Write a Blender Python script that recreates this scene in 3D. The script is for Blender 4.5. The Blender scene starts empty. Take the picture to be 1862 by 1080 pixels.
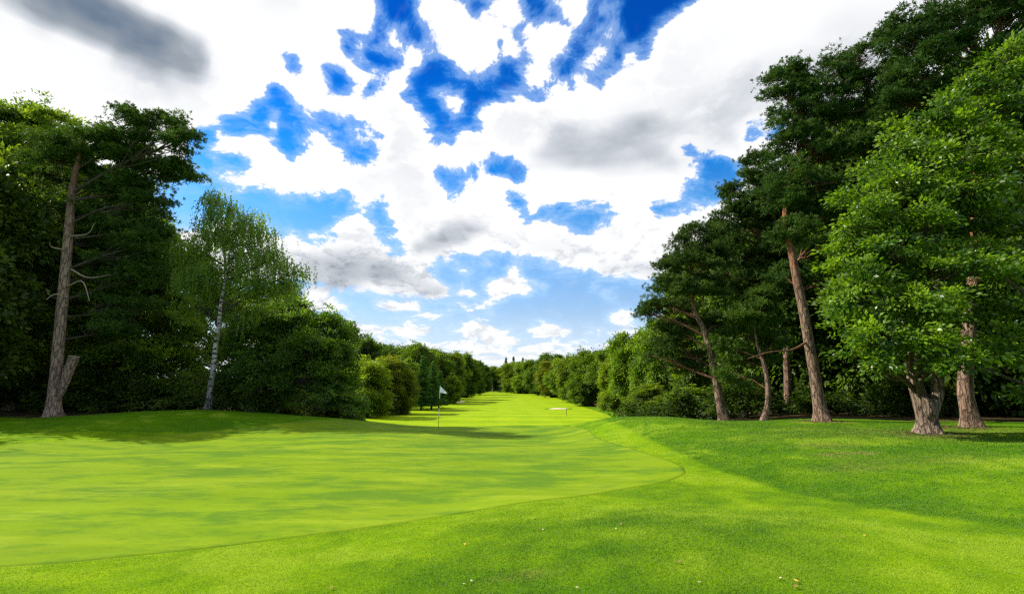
import bpy, math, random
import numpy as np
from mathutils import Matrix, Vector
RNG = np.random.default_rng(7)
random.seed(7)
SC = bpy.context.scene
COL = SC.collection
PI = math.pi

# ---------------------------------------------------------------- camera
F, CX, CY, EYE = 830.0, 931.0, 540.0, 1.65
PITCH = math.atan(160 / F)
SP, CP = math.sin(PITCH), math.cos(PITCH)
cam = bpy.data.cameras.new('camera'); camo = bpy.data.objects.new('camera', cam); COL.objects.link(camo)
cam.sensor_width = 36; cam.lens = 36 * F / 1862.0; cam.clip_start = 0.05; cam.clip_end = 6000
camo.location = (0, 0, EYE); camo.rotation_euler = (PI / 2 + PITCH, 0, 0)
SC.camera = camo

def ray(u, v):
    s, t = (u - CX) / F, (CY - v) / F
    return np.array([s, CP - t * SP, SP + t * CP])
def at(u, v, D):                                   # point seen at (u, v), D metres ahead
    d = ray(u, v); return np.array([0, 0, EYE]) + d * (D / d[1])
def pxm(u, v, D):                                  # metres per photo pixel there
    d = ray(u, v); return (D / d[1]) / F
def sstep(a, b, x):
    t = np.clip((x - a) / (b - a), 0, 1); return t * t * (3 - 2 * t)

# ---------------------------------------------------------------- terrain
CTRL = np.array([(0,0,0),(0,4,0),(-5,3,-.05),(5,4,.0),(12,4,.0),(-14,2,-.05),(14,-4,0),(0,-10,0),(-20,-10,0),(20,-10,0),(34,4,.1),(-34,4,-.1),
 (1.4,5.6,.09),(4.2,5.0,.04),(-5.2,5,-.17),(-1.65,6.4,-.2),(2,7.5,-.2),(3.9,10.9,-.33),
 (-5,12,-.34),(-12,12,-.32),(-17,15.8,-.36),(-13.6,20.3,-.46),(-3,18,-.45),(-4,24,-.54),(2,25,-.56),(0,28,-.72),(-6,28.5,-.74),(-20,10,-.3),
 (0,33,-1.3),(0,40,-2.2),(0,48,-2.5),(-8,34,-1.4),(-8,42,-2.3),(6,34,-1.2),(0,62,-2.5),(-20,62,-2.3),(20,62,-2.3),
 (-21.3,22,.02),(-18.6,23,.24),(-15.5,25,.19),(-12,27,-.1),(-9.6,28.6,-.42),(-27,20,0),
 (-26,26,-.06),(-32,30,0),(-40,40,0),(-20,32,-.1),(-14,32,-.5),(-16,45,-1.6),(-30,55,-1.4),(-12,50,-2.4),(-45,20,0),
 (5.0,24,.0),(5.8,20,.20),(7.05,19,.17),(9.2,19.5,.05),(10.7,19.6,.02),(5.6,27,-.42),(8.5,26,-.35),(12,25,-.2),(13.1,20,.14),(13.3,15.15,.1),(15.9,16.4,.15),(5.2,9.7,-.40),(6.8,6.5,-.22),(10.4,9.8,-.03),(10,14,.02),(8,16,.02),(6.6,13,-.2),(3.7,19,-.44),(3.0,22,-.50),
 (20,12,.15),(20,20,.15),(28,28,.1),(16,30,-.2),(10,33,-1.0),(9,45,-2.2),(20,45,-1.4),(35,50,-1.3),(45,20,.1)], dtype=float)
def _tps():
    P = CTRL[:, :2]; n = len(P)
    r2 = ((P[:, None] - P[None]) ** 2).sum(-1)
    K = np.where(r2 > 0, .5 * r2 * np.log(np.maximum(r2, 1e-9)), 0) + np.eye(n) * .25
    A = np.zeros((n + 3, n + 3)); A[:n, :n] = K; A[:n, n] = 1; A[:n, n + 1:] = P; A[n, :n] = 1; A[n + 1:, :n] = P.T
    return np.linalg.solve(A, np.concatenate([CTRL[:, 2], np.zeros(3)]))
TPS = _tps()
def H(x, y):
    x = np.atleast_1d(np.asarray(x, float)); y = np.atleast_1d(np.asarray(y, float)); x, y = np.broadcast_arrays(x, y)
    xf, yf = x.ravel(), y.ravel(); xc = np.clip(xf, -46, 46); yc = np.clip(yf, -12, 62)
    n = len(CTRL); z = TPS[n] + TPS[n + 1] * xc + TPS[n + 2] * yc
    for i in range(n):
        r2 = (xc - CTRL[i, 0]) ** 2 + (yc - CTRL[i, 1]) ** 2
        z = z + TPS[i] * .5 * r2 * np.log(np.maximum(r2, 1e-9))
    far = -2.5 + .12 * np.sin(xf * .09 + 1) * np.sin(yf * .045) + .10 * np.sin(xf * .05 - yf * .08) + .0012 * np.maximum(yf - 120, 0)
    w = sstep(50, 64, yf)
    side = np.where(np.abs(xf) > 46, 0, 1) * 0
    z = z * (1 - w) + far * w
    z = z + .012 * np.sin(xf * 1.7 + yf * .6) * np.sin(yf * 1.3 - .4 * xf) + .02 * np.sin(xf * .7 - yf * .45 + 2)
    return z.reshape(x.shape)
def h1(x, y): return float(H(x, y)[0])
def hit(u, v, d0=3.0, d1=400.0):                   # where the view ray meets the ground
    d = ray(u, v); d = d / d[1]
    ys = np.concatenate([np.arange(d0, 60, .05), np.arange(60, d1, .5)])
    z = EYE + d[2] * ys; g = H(d[0] * ys, ys)
    k = np.argmax(z < g)
    if z[k] >= g[k]: k = len(ys) - 1
    return np.array([d[0] * ys[k], ys[k]])

# ---------------------------------------------------------------- object helpers
def tag(o, label=None, cat=None, group=None, kind=None):
    if label: o['label'] = label
    if cat: o['category'] = cat
    if group: o['group'] = group
    if kind: o['kind'] = kind
    return o
def empty(name, loc, label, cat, group=None):
    o = bpy.data.objects.new(name, None); COL.objects.link(o); o.location = loc; o.empty_display_size = .3
    return tag(o, label, cat, group)
def make_mesh(name, V, faces, k, attrs=None, smooth=False):
    """faces: (n,k) int array of equal-sized faces"""
    me = bpy.data.meshes.new(name); V = np.asarray(V, np.float32); faces = np.asarray(faces, np.int32)
    me.vertices.add(len(V)); me.vertices.foreach_set('co', V.ravel())
    n = len(faces); me.loops.add(n * k); me.loops.foreach_set('vertex_index', faces.ravel())
    me.polygons.add(n); me.polygons.foreach_set('loop_start', np.arange(0, n * k, k, dtype=np.int32))
    me.polygons.foreach_set('loop_total', np.full(n, k, np.int32))
    if smooth: me.polygons.foreach_set('use_smooth', np.ones(n, bool))
    me.update(calc_edges=True)
    for an, (dom, arr) in (attrs or {}).items():
        a = me.attributes.new(an, 'FLOAT', dom); a.data.foreach_set('value', np.asarray(arr, np.float32))
    return me
def link(name, me, mat, parent=None, loc=None):
    o = bpy.data.objects.new(name, me); COL.objects.link(o)
    if mat and not me.materials: me.materials.append(mat)
    if parent: o.parent = parent
    if loc is not None: o.location = loc
    return o

# ---------------------------------------------------------------- node helpers
class NT:
    def __init__(s, tree): s.t = tree; s.t.nodes.clear()
    def n(s, typ, **kw):
        nd = s.t.nodes.new(typ)
        for k, v in kw.items(): setattr(nd, k, v)
        return nd
    def put(s, sock, v):
        if hasattr(v, 'is_output'): s.t.links.new(v, sock)
        elif v is not None: sock.default_value = v
    def math(s, op, a, b=None, c=None, clamp=False):
        nd = s.n('ShaderNodeMath', operation=op, use_clamp=clamp)
        for i, x in enumerate((a, b, c)):
            if x is not None: s.put(nd.inputs[i], x)
        return nd.outputs[0]
    def vec(s, op, a, b=None, scale=None):
        nd = s.n('ShaderNodeVectorMath', operation=op); s.put(nd.inputs[0], a)
        if b is not None: s.put(nd.inputs[1], b)
        if scale is not None: s.put(nd.inputs['Scale'], scale)
        return nd.outputs['Value' if op in ('LENGTH', 'DOT_PRODUCT') else 'Vector']
    def ss(s, x, a, b, c=0.0, d=1.0, typ='SMOOTHSTEP'):
        nd = s.n('ShaderNodeMapRange', interpolation_type=typ)
        for i, v in enumerate((x, a, b, c, d)): s.put(nd.inputs[i], v)
        return nd.outputs[0]
    def mix(s, f, a, b, blend='MIX'):
        nd = s.n('ShaderNodeMix', data_type='RGBA', blend_type=blend); s.put(nd.inputs[0], f); s.put(nd.inputs[6], a); s.put(nd.inputs[7], b)
        return nd.outputs[2]
    def mixf(s, f, a, b):
        nd = s.n('ShaderNodeMix', data_type='FLOAT'); s.put(nd.inputs[0], f); s.put(nd.inputs[2], a); s.put(nd.inputs[3], b)
        return nd.outputs[0]
    def noise(s, v, scale, detail=3, rough=.5, dist=0, lac=2.0, col=False):
        nd = s.n('ShaderNodeTexNoise'); s.put(nd.inputs['Vector'], v)
        for k, x in (('Scale', scale), ('Detail', detail), ('Roughness', rough), ('Distortion', dist), ('Lacunarity', lac)): s.put(nd.inputs[k], x)
        return nd.outputs['Color' if col else 0]
    def ramp(s, f, stops):
        nd = s.n('ShaderNodeValToRGB'); s.put(nd.inputs[0], f); e = nd.color_ramp.elements
        while len(e) < len(stops): e.new(.5)
        for i, (p, c) in enumerate(stops): e[i].position = p; e[i].color = (*c, 1)
        return nd.outputs[0]
def rgb(*c): return (*c, 1.0)
def new_mat(name):
    m = bpy.data.materials.new(name); m.use_nodes = True; return m, NT(m.node_tree)
TINT = [(1.0, .98, 1.04), (.74, 1.02, 1.22), (.26, .92, 1.38), (.07, .72, 1.38), (.01, .50, 1.26), (.005, .33, 1.08)]; CLOUD = 7.0
# ---------------------------------------------------------------- sun, sky, clouds
SUN_EL, SUN_DIR2 = math.radians(41), (-1.0, 0.18)
_l = math.hypot(*SUN_DIR2)
SUNV = Vector((SUN_DIR2[0] / _l * math.cos(SUN_EL), SUN_DIR2[1] / _l * math.cos(SUN_EL), math.sin(SUN_EL)))
sl = bpy.data.lights.new('sun', 'SUN'); sl.energy = 5.0; sl.angle = math.radians(.5); sl.color = (1, .94, .82)
so = bpy.data.objects.new('sun', sl); COL.objects.link(so); so.rotation_euler = SUNV.to_track_quat('Z', 'Y').to_euler(); so.location = (-60, 30, 60)

W = bpy.data.worlds.new('World'); SC.world = W; W.use_nodes = True
W.cycles.sampling_method = 'MANUAL'; W.cycles.sample_map_resolution = 512
n = NT(W.node_tree)
tc = n.n('ShaderNodeTexCoord').outputs['Generated']
sky = n.n('ShaderNodeTexSky', sky_type='NISHITA', sun_disc=False, sun_elevation=SUN_EL)
sky.sun_rotation = math.atan2(SUNV.x, SUNV.y)
sky.air_density = 1.0; sky.dust_density = .6; sky.ozone_density = 2.0
xyz = n.n('ShaderNodeSeparateXYZ'); n.put(xyz.inputs[0], tc); dz = xyz.outputs[2]
# deeper, more saturated blue towards the zenith
el = n.math('MAXIMUM', dz, 0.0)
tint = n.ramp(el, [(0, TINT[0]), (.118, TINT[0]), (.235, TINT[1]), (.372, TINT[2]), (.434, TINT[3]), (.53, TINT[4]), (.63, TINT[5])])
base = n.mix(1.0, sky.outputs[0], tint, 'MULTIPLY')
# cloud layer: view direction laid onto a flat layer overhead
den = n.math('ADD', el, .38)
cb = n.n('ShaderNodeCombineXYZ'); n.put(cb.inputs[0], n.math('DIVIDE', xyz.outputs[0], den)); n.put(cb.inputs[1], n.math('DIVIDE', xyz.outputs[1], den)); n.put(cb.inputs[2], n.math('DIVIDE', el, den))
P = cb.outputs[0]
# where cloud lies, and how grey it is: two coarse maps over azimuth x elevation, held in curve nodes
def zp(k, pts):                                    # outlines noted on three enlargements of the photograph
    s, ox, oy = {1: (.376, 0, 0), 2: (.376, 600, 0), 3: (.4296, 500, 350), 0: (1, 0, 0)}[k]; return [(x * s + ox, y * s + oy) for x, y in pts]
BLUE = [zp(2, [(235,-60),(1790,-60),(1730,5),(1680,40),(1600,90),(1560,150),(1520,230),(1550,240),(1520,285),(1430,300),(1370,330),(1340,370),(1310,430),(1280,400),(1200,390),(1150,430),(1140,385),(1090,395),(1045,425),(970,465),(900,460),(850,470),(780,500),(730,540),(710,600),(650,600),(610,640),(590,655),(520,660),(470,620),(490,590),(450,540),(420,500),(380,480),(350,455),(410,460),(390,370),(400,340),(380,310),(350,300),(330,330),(270,350),(240,330),(180,330),(140,330),(150,280),(175,240),(160,190),(200,180),(220,110),(235,60)]),
 zp(0, [(585,215),(640,222),(690,240),(680,265),(672,285),(655,293),(640,285),(615,265),(595,245),(570,228)]), zp(2, [(-20,340),(60,350),(100,410),(40,450),(0,410)]), zp(2, [(190,405),(275,405),(265,435),(200,430)]),
 zp(2, [(520,880),(560,830),(640,830),(700,815),(800,780),(900,785),(945,820),(920,865),(840,850),(720,845),(660,875),(620,915),(585,945),(560,915)]),
 zp(0, [(1248,274),(1300,288),(1325,288),(1348,305),(1333,352),(1302,364),(1270,372),(1226,380),(1238,360),(1266,325),(1274,303),(1258,288)]), zp(0, [(1362,232),(1420,226),(1415,252),(1365,256)]),
 zp(3, [(1240,110),(1320,60),(1410,48),(1435,80),(1330,165),(1300,155),(1260,135)]), zp(3, [(1120,65),(1235,65),(1255,90),(1125,88)]), zp(3, [(1600,60),(1690,60),(1730,20),(1730,50),(1610,105)]), zp(3, [(1005,20),(1050,30),(1075,100),(1035,90)]),
 zp(1, [(1070,590),(1150,560),(1210,550),(1240,500),(1300,470),(1315,425),(1380,455),(1430,540),(1480,595),(1565,595),(1545,625),(1430,620),(1440,680),(1468,725),(1410,760),(1340,700),(1270,650),(1200,640),(1130,650),(1085,625)]), zp(1, [(1370,270),(1415,285),(1435,365),(1405,350)]), zp(1, [(1660,150),(1790,180),(1790,215),(1700,190)]), zp(1, [(1680,205),(1705,210),(1705,275),(1685,255)]),
 zp(0, [(350,238),(385,235),(390,262),(360,272),(420,290),(450,292),(430,312),(372,312),(345,290)]),
 zp(0, [(280,330),(345,325),(420,345),(480,352),(545,360),(620,352),(640,372),(625,395),(608,410),(602,432),(588,444),(560,436),(500,418),(440,400),(300,415)]), zp(3, [(395,78),(455,35),(485,110),(470,180),(533,240),(505,255),(430,190),(440,140)]),
 zp(3, [(100,385),(280,420),(400,420),(450,440),(600,460),(690,465),(750,450),(720,380),(690,340),(640,310),(740,300),(760,270),(830,280),(940,262),(1090,288),(1220,325),(1340,345),(1420,365),(1560,375),(1700,372),(2500,330),(3200,380),(3200,640),(1600,650),(900,640),(300,640),(-900,640),(-900,400)])]
CLD = [zp(2, [(395,-60),(560,-60),(575,10),(620,20),(660,80),(715,105),(740,60),(790,60),(830,120),(835,200),(825,290),(800,340),(755,385),(690,355),(640,340),(560,300),(500,250),(465,200),(475,110),(440,50)]),
 zp(2, [(745,-40),(910,-40),(925,50),(905,105),(860,130),(830,120),(790,60)]), zp(2, [(835,160),(880,170),(935,250),(915,300),(850,280),(825,230)]),
 zp(2, [(1040,105),(1120,130),(1160,180),(1140,240),(1110,290),(1080,370),(1030,415),(960,430),(930,370),(920,340),(950,290),(925,200),(960,140)]), zp(2, [(1040,-60),(1250,-60),(1235,60),(1190,115),(1130,100),(1095,55)]),
 zp(2, [(225,230),(330,180),(400,230),(445,270),(430,320),(350,285),(300,270)]), zp(2, [(1190,335),(1240,280),(1320,268),(1268,225),(1305,215),(1350,255),(1300,300),(1230,335)]),
 zp(3, [(110,420),(170,410),(230,420),(270,460),(325,490),(310,515),(140,510),(60,480)]), zp(3, [(410,455),(450,445),(520,470),(580,448),(612,480),(625,500),(500,502),(430,490)]), zp(3, [(590,525),(650,505),(748,535),(700,545),(620,540)]),
 zp(3, [(880,445),(900,420),(885,395),(925,375),(970,345),(1020,315),(1045,365),(1140,410),(1130,420),(1060,420),(1000,432),(950,458),(900,458)]), zp(3, [(760,410),(820,410),(850,435),(800,455),(770,440)]), zp(3, [(770,305),(800,308),(838,335),(790,338)]), zp(3, [(735,485),(800,482),(860,462),(912,490),(860,502)]), zp(3, [(860,285),(900,280),(928,305),(890,303)]),
 zp(3, [(1400,562),(1430,520),(1480,503),(1520,512),(1520,550),(1440,570)]), zp(3, [(1300,612),(1320,582),(1382,590),(1370,612)]), zp(3, [(1400,605),(1440,578),(1500,568),(1560,585),(1540,610),(1450,612)]),
 zp(3, [(1060,600),(1075,580),(1120,552),(1180,553),(1250,585),(1240,612),(1100,610)]), zp(3, [(1050,665),(1100,620),(1180,610),(1243,632),(1230,648),(1120,648)]), zp(3, [(740,580),(840,538),(900,538),(930,575),(1000,590),(1040,625),(920,652),(800,615)]), zp(3, [(300,535),(400,560),(500,568),(560,543),(640,558),(675,590),(640,612),(500,612),(380,612),(330,600)]),
 zp(0, [(2000,430),(2200,400),(2400,440),(2300,500),(2050,500)])]
WISP = [zp(2, [(480,440),(570,435),(640,500),(610,550),(550,490)]), zp(2, [(1310,150),(1400,120),(1420,190),(1350,225)]), zp(2, [(1280,10),(1390,-10),(1385,70),(1330,65)]), zp(2, [(270,130),(360,140),(350,185),(290,190)]), zp(2, [(1430,230),(1490,215),(1480,280),(1430,290)]), zp(1, [(1300,560),(1345,555),(1325,640)]), zp(3, [(1390,420),(1430,420),(1430,440),(1395,440)]), zp(3, [(1345,400),(1370,400),(1370,410)]), zp(2, [(120,590),(215,640),(160,700),(90,640)]), zp(2, [(700,790),(760,780),(740,850)]), zp(0, [(380,270),(450,330),(540,350),(400,350)]), zp(3, [(60,160),(100,190),(300,150),(200,260),(20,230)])]
GB = [(90,-8,120,40,-24,.8,.85),(200,38,120,44,-30,.9,.85),(280,85,80,34,-32,.85,.9),(330,112,46,22,-32,.45,.95),(520,5,50,25,0,.14,.8),(1095,262,100,30,14,.5,.8),(1150,285,90,22,-8,.45,.8),(1050,250,50,22,0,.3,.9),(1500,150,170,60,20,.30,.7),(1350,190,90,40,20,.20,.7),(1620,70,150,80,10,.32,.7),
 (820,430,62,20,15,.36,.6),(650,497,105,28,0,.46,.55),(600,475,50,22,0,.3,.6),(765,528,50,16,0,.28,.6),(1180,492,110,14,-8,.2,.6),(1420,170,60,40,0,.2,.6),(1280,262,60,30,0,.2,.6),(1010,448,70,12,0,.15,.6),(290,165,40,18,0,.10,.6)]
def sdist(x, y, poly):
    P_ = np.asarray(poly, float); n_ = len(P_); d = np.full(x.shape, 1e9); ins = np.zeros(x.shape, bool)
    for i in range(n_):
        a, b = P_[i], P_[(i + 1) % n_]; e = b - a; t = np.clip(((x - a[0]) * e[0] + (y - a[1]) * e[1]) / (e @ e + 1e-9), 0, 1)
        d = np.minimum(d, np.hypot(x - a[0] - t * e[0], y - a[1] - t * e[1]))
        c = (a[1] > y) != (b[1] > y); ins ^= c & (x < (b[0] - a[0]) * (y - a[1]) / (b[1] - a[1] + 1e-12) + a[0])
    return np.where(ins, -d, d)
AZ0, AZ1, EL0, EL1 = -60.0, 60.0, 0.0, 50.0
def field(rows, cols, base, blobs, wob):
    az = np.radians(np.linspace(AZ0, AZ1, cols)); el_ = np.radians(np.linspace(EL0, EL1, rows))
    az, el_ = np.meshgrid(az, el_)
    X, Y, Z = np.sin(az) * np.cos(el_), np.cos(az) * np.cos(el_), np.sin(el_)
    dep = np.maximum(Y * CP + Z * SP, .12); u = CX + F * X / dep; v = CY - F * (Z * CP - Y * SP) / dep
    uw = u + wob * (np.sin(v * .041 + 1) + .6 * np.sin(u * .07 + v * .05)); vw = v + wob * (np.sin(u * .037 + 2) + .6 * np.sin(v * .08 - u * .03)) * .6
    cur = base(u, v, np.degrees(el_)) + 0 * u
    for (bu, bv, ru, rv, ang, val, soft) in blobs:
        a = math.radians(ang); dx, dy = uw - bu, vw - bv; ww = min(1, min(ru, rv) / 30.)
        dx = (u - bu) * (1 - ww) + dx * ww; dy = (v - bv) * (1 - ww) + dy * ww
        r = np.hypot((dx * math.cos(a) - dy * math.sin(a)) / ru, (dx * math.sin(a) + dy * math.cos(a)) / rv)
        f = 1 - sstep(1 - soft, 1 + soft, r); cur = cur * (1 - f) + val * f
    return cur
def curve_field(fx, fy, grid):
    """grid values in 0..1; rows blended linearly; three rows per curve node"""
    rows, cols = grid.shape; tot = None
    ry = n.math('MULTIPLY', fy, float(rows - 1))
    for k in range(0, rows, 3):
        cn = n.n('ShaderNodeRGBCurve'); cm = cn.mapping; cm.use_clip = False
        for ch in range(3):
            r = grid[min(k + ch, rows - 1)]; c = cm.curves[ch]
            for i in range(cols):
                if i == 0: c.points[0].location = (0, r[0]); continue
                if i == cols - 1: c.points[len(c.points) - 1].location = (1, r[-1]); continue
                c.points.new(i / (cols - 1), r[i])
            for p in c.points: p.handle_type = 'AUTO_CLAMPED'
        cm.update(); n.put(cn.inputs[1], fx)
        s0 = n.vec('SUBTRACT', ry, (k, k + 1, k + 2)); s1 = n.vec('ABSOLUTE', s0)
        s2 = n.vec('MAXIMUM', n.vec('SUBTRACT', (1, 1, 1), s1), (0, 0, 0) if k + 2 < rows else (0, 0, 0))
        d = n.vec('DOT_PRODUCT', s2, cn.outputs[0])
        tot = d if tot is None else n.math('ADD', tot, d)
    return tot
azn = n.math('ARCTAN2', xyz.outputs[0], xyz.outputs[1]); eln = n.math('ARCSINE', dz)
fx = n.ss(azn, math.radians(AZ0), math.radians(AZ1), 0, 1, 'LINEAR')
fy = n.ss(eln, math.radians(EL0), math.radians(EL1), 0, 1, 'LINEAR')
# coverage: distance in (or out) of the outlines, about one unit per 50 photo pixels
def uv_grid(rows, cols):
    az = np.radians(np.linspace(AZ0, AZ1, cols)); el_ = np.radians(np.linspace(EL0, EL1, rows)); az, el_ = np.meshgrid(az, el_)
    X, Y, Z = np.sin(az) * np.cos(el_), np.cos(az) * np.cos(el_), np.sin(el_); dep = np.maximum(Y * CP + Z * SP, .12)
    return CX + F * X / dep, CY - F * (Z * CP - Y * SP) / dep, np.degrees(el_)
def cover(rows, cols):
    u, v, e = uv_grid(rows, cols); c = np.full(u.shape, 1.2)
    for p in BLUE: c = np.minimum(c, sdist(u, v, p) / 34. - .10)
    for p in CLD: c = np.maximum(c, -sdist(u, v, p) / (36. if max(q[1] for q in p) < 470 else 26.) + .02)
    for p in WISP: c = np.maximum(c, np.minimum(-sdist(u, v, p) / 30. - .05, .02))
    lo = 1 - sstep(4.0, 6.2, e); c = c * (1 - lo) + .22 * lo
    return np.clip(c, -1, 1)
cf = curve_field(fx, fy, cover(54, 200) * .5 + .5)
cov = n.math('MULTIPLY_ADD', cf, 2.0, -1.0)
cov = n.mixf(n.ss(xyz.outputs[1], -.25, .05, 1.0, 0.0), cov, .02)     # behind: unseen broken cloud, cover set for the ambient light it adds
gf = curve_field(fx, fy, np.clip(field(40, 110, lambda u, v, e: 0., GB, 11), 0, 1))
# fractal edge detail, warped
w2 = n.noise(P, 3.0, 2, .5, col=True)
Pw = n.vec('ADD', P, n.vec('SCALE', n.vec('SUBTRACT', w2, (.5, .5, .5)), scale=.22))
nz = n.noise(Pw, 13.0, 7, .66, lac=2.1)
dn = n.math('MULTIPLY_ADD', n.math('SUBTRACT', nz, .49), n.ss(dz, .14, .42, 1.7, 2.3), cov)
mask = n.ss(dn, -.04, .26)
wisp = n.math('MULTIPLY', n.ss(dn, -.45, .08), .20)
mask = n.math('MAXIMUM', mask, wisp)
# low clouds: base in shade where the layer above them is thicker
up = n.noise(n.vec('ADD', Pw, (0.0, .0, .04)), 13.0, 5, .62)
veil = n.math('MULTIPLY', n.math('MULTIPLY', n.ss(up, .47, .68), n.ss(dn, -1.5, -.25)), n.ss(dz, .2, .4, .10, .09))
mask = n.math('MAXIMUM', mask, veil)
rel = n.ss(n.math('SUBTRACT', up, nz), -.05, .16, 0.0, .5)
lowg = n.ss(dz, .46, .18, 0.0, 1.0)
soft = n.math('MULTIPLY', n.ss(n.noise(Pw, 1.7, 3, .5), .47, .68), n.ss(dn, .35, 1.1, 0.0, .14))
gf = n.math('ADD', gf, soft)
grey = n.math('ADD', n.math('MULTIPLY', gf, n.ss(n.noise(Pw, 2.6, 5, .6), .30, .64, .35, 1.15, 'LINEAR')), n.math('MULTIPLY', n.math('MULTIPLY', rel, lowg), .42), clamp=True)
ccol = n.ramp(grey, [(0, (1, 1, 1)), (.25, (.62, .65, .70)), (.55, (.33, .37, .42)), (1, (.13, .185, .27))])
ccol = n.vec('SCALE', ccol, scale=CLOUD)
# pale air towards the horizon
basev = n.mix(n.math('MULTIPLY', n.ss(dn, -.75, .05), .5), base, n.mix(n.ss(dz, .2, .45), rgb(2.6, 4.6, 7.2), rgb(.35, 2.7, 6.6)))
basev = n.mix(n.ss(dz, .02, .17, .75, 0.0), basev, rgb(4.5, 5.4, 6.4))
ccol = n.mix(n.ss(dz, .04, .26, .40, 0.0), ccol, rgb(5.6, 6.0, 6.4))
out = n.mix(mask, basev, ccol)
bg = n.n('ShaderNodeBackground'); n.put(bg.inputs[0], out); bg.inputs[1].default_value = .10
wo = n.n('ShaderNodeOutputWorld'); n.t.links.new(bg.outputs[0], wo.inputs[0])
SC.cycles.use_denoising = False; SC.cycles.filter_width = 1.35; SC.cycles.sample_clamp_indirect = 4.0
SC.cycles.max_bounces = 8; SC.cycles.transmission_bounces = 6; SC.cycles.diffuse_bounces = 4
SC.view_settings.view_transform = 'Standard'; SC.view_settings.look = 'None'; SC.view_settings.exposure = 0.65; SC.view_settings.gamma = 1
# ---------------------------------------------------------------- materials
def leaf_mat(name, col, col2, trans=.45, rough=.5, var=.35, tcol=None, spec=.45):
    m, n = new_mat(name)
    at_ = n.n('ShaderNodeAttribute', attribute_name='tint').outputs['Fac']
    oi = n.n('ShaderNodeObjectInfo')
    c = n.mix(at_, rgb(*col), rgb(*col2))
    c = n.mix(1.0, c, oi.outputs['Color'], 'MULTIPLY')
    d = n.n('ShaderNodeBsdfPrincipled'); n.put(d.inputs['Base Color'], c); d.inputs['Roughness'].default_value = rough; d.inputs['Specular IOR Level'].default_value = spec
    t = n.n('ShaderNodeBsdfTranslucent')
    n.put(t.inputs[0], n.mix(1.0, c, rgb(*(tcol or (1.7, 1.75, .55))), 'MULTIPLY'))
    mx = n.n('ShaderNodeMixShader'); mx.inputs[0].default_value = trans
    n.t.links.new(d.outputs[0], mx.inputs[1]); n.t.links.new(t.outputs[0], mx.inputs[2])
    o = n.n('ShaderNodeOutputMaterial'); n.t.links.new(mx.outputs[0], o.inputs[0])
    return m
def bark_mat(name, cols, sxy=14, sz=3, bump=.6, red_z=None, red=(.30, .12, .05), birch=False):
    m, n = new_mat(name); tc = n.n('ShaderNodeTexCoord').outputs['Object']
    mp = n.n('ShaderNodeMapping'); n.put(mp.inputs[0], tc); mp.inputs[3].default_value = (sxy, sxy, sz)
    nz = n.noise(mp.outputs[0], 1.0, 6, .65, .8); big = n.noise(tc, .8, 3, .6)
    vo = n.n('ShaderNodeTexVoronoi', feature='DISTANCE_TO_EDGE'); n.put(vo.inputs['Vector'], n.vec('ADD', mp.outputs[0], n.vec('SCALE', n.noise(mp.outputs[0], 1.3, 2, .5, col=True), scale=1.6))); vo.inputs['Scale'].default_value = .55
    crack = n.ss(vo.outputs[0], 0.0, .16)
    c = n.ramp(nz, [(.25, cols[0]), (.5, cols[1]), (.75, cols[2])])
    c = n.mix(n.ss(big, .35, .7, 0, .5), c, rgb(*[x * 1.3 for x in cols[1]]))
    if birch:
        mp2 = n.n('ShaderNodeMapping'); n.put(mp2.inputs[0], tc); mp2.inputs[3].default_value = (3, 3, 9)
        mk = n.ss(n.noise(mp2.outputs[0], 1.0, 4, .6), .50, .57)
        z = n.n('ShaderNodeSeparateXYZ'); n.put(z.inputs[0], tc)
        low = n.math('MULTIPLY', n.ss(z.outputs[2], 3.2, .6), n.ss(nz, .35, .55))
        c = n.mix(n.math('MAXIMUM', mk, low), c, rgb(.035, .03, .027))
    else:
        c = n.mix(n.math('MULTIPLY', n.math('SUBTRACT', 1.0, crack), .75), c, rgb(*[x * .3 for x in cols[0]]))
    if red_z:
        z = n.n('ShaderNodeSeparateXYZ'); n.put(z.inputs[0], tc)
        c = n.mix(n.ss(n.math('MULTIPLY_ADD', n.math('SUBTRACT', nz, .5), 4.0, z.outputs[2]), red_z[0], red_z[1], 0, .85), c, n.ramp(nz, [(.3, tuple(x * .45 for x in red)), (.7, red)]))
    b = n.n('ShaderNodeBsdfPrincipled'); n.put(b.inputs['Base Color'], c); b.inputs['Roughness'].default_value = .9; b.inputs['Specular IOR Level'].default_value = .2
    bp = n.n('ShaderNodeBump'); bp.inputs['Strength'].default_value = bump; bp.inputs['Distance'].default_value = .05
    n.put(bp.inputs['Height'], n.math('MULTIPLY_ADD', crack, .8, nz)); n.t.links.new(bp.outputs[0], b.inputs['Normal'])
    o = n.n('ShaderNodeOutputMaterial'); n.t.links.new(b.outputs[0], o.inputs[0]); return m
def plain(name, col, rough=.6, metal=0, spec=.4):
    m, n = new_mat(name); b = n.n('ShaderNodeBsdfPrincipled'); tc = n.n('ShaderNodeTexCoord').outputs['Object']
    nz = n.noise(tc, 9.0, 4, .6); n.put(b.inputs['Base Color'], n.mix(n.ss(nz, .3, .7, 0, .35), rgb(*col), rgb(*[x * .7 for x in col])))
    b.inputs['Roughness'].default_value = rough; b.inputs['Metallic'].default_value = metal; b.inputs['Specular IOR Level'].default_value = spec
    o = n.n('ShaderNodeOutputMaterial'); n.t.links.new(b.outputs[0], o.inputs[0]); return m
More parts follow.
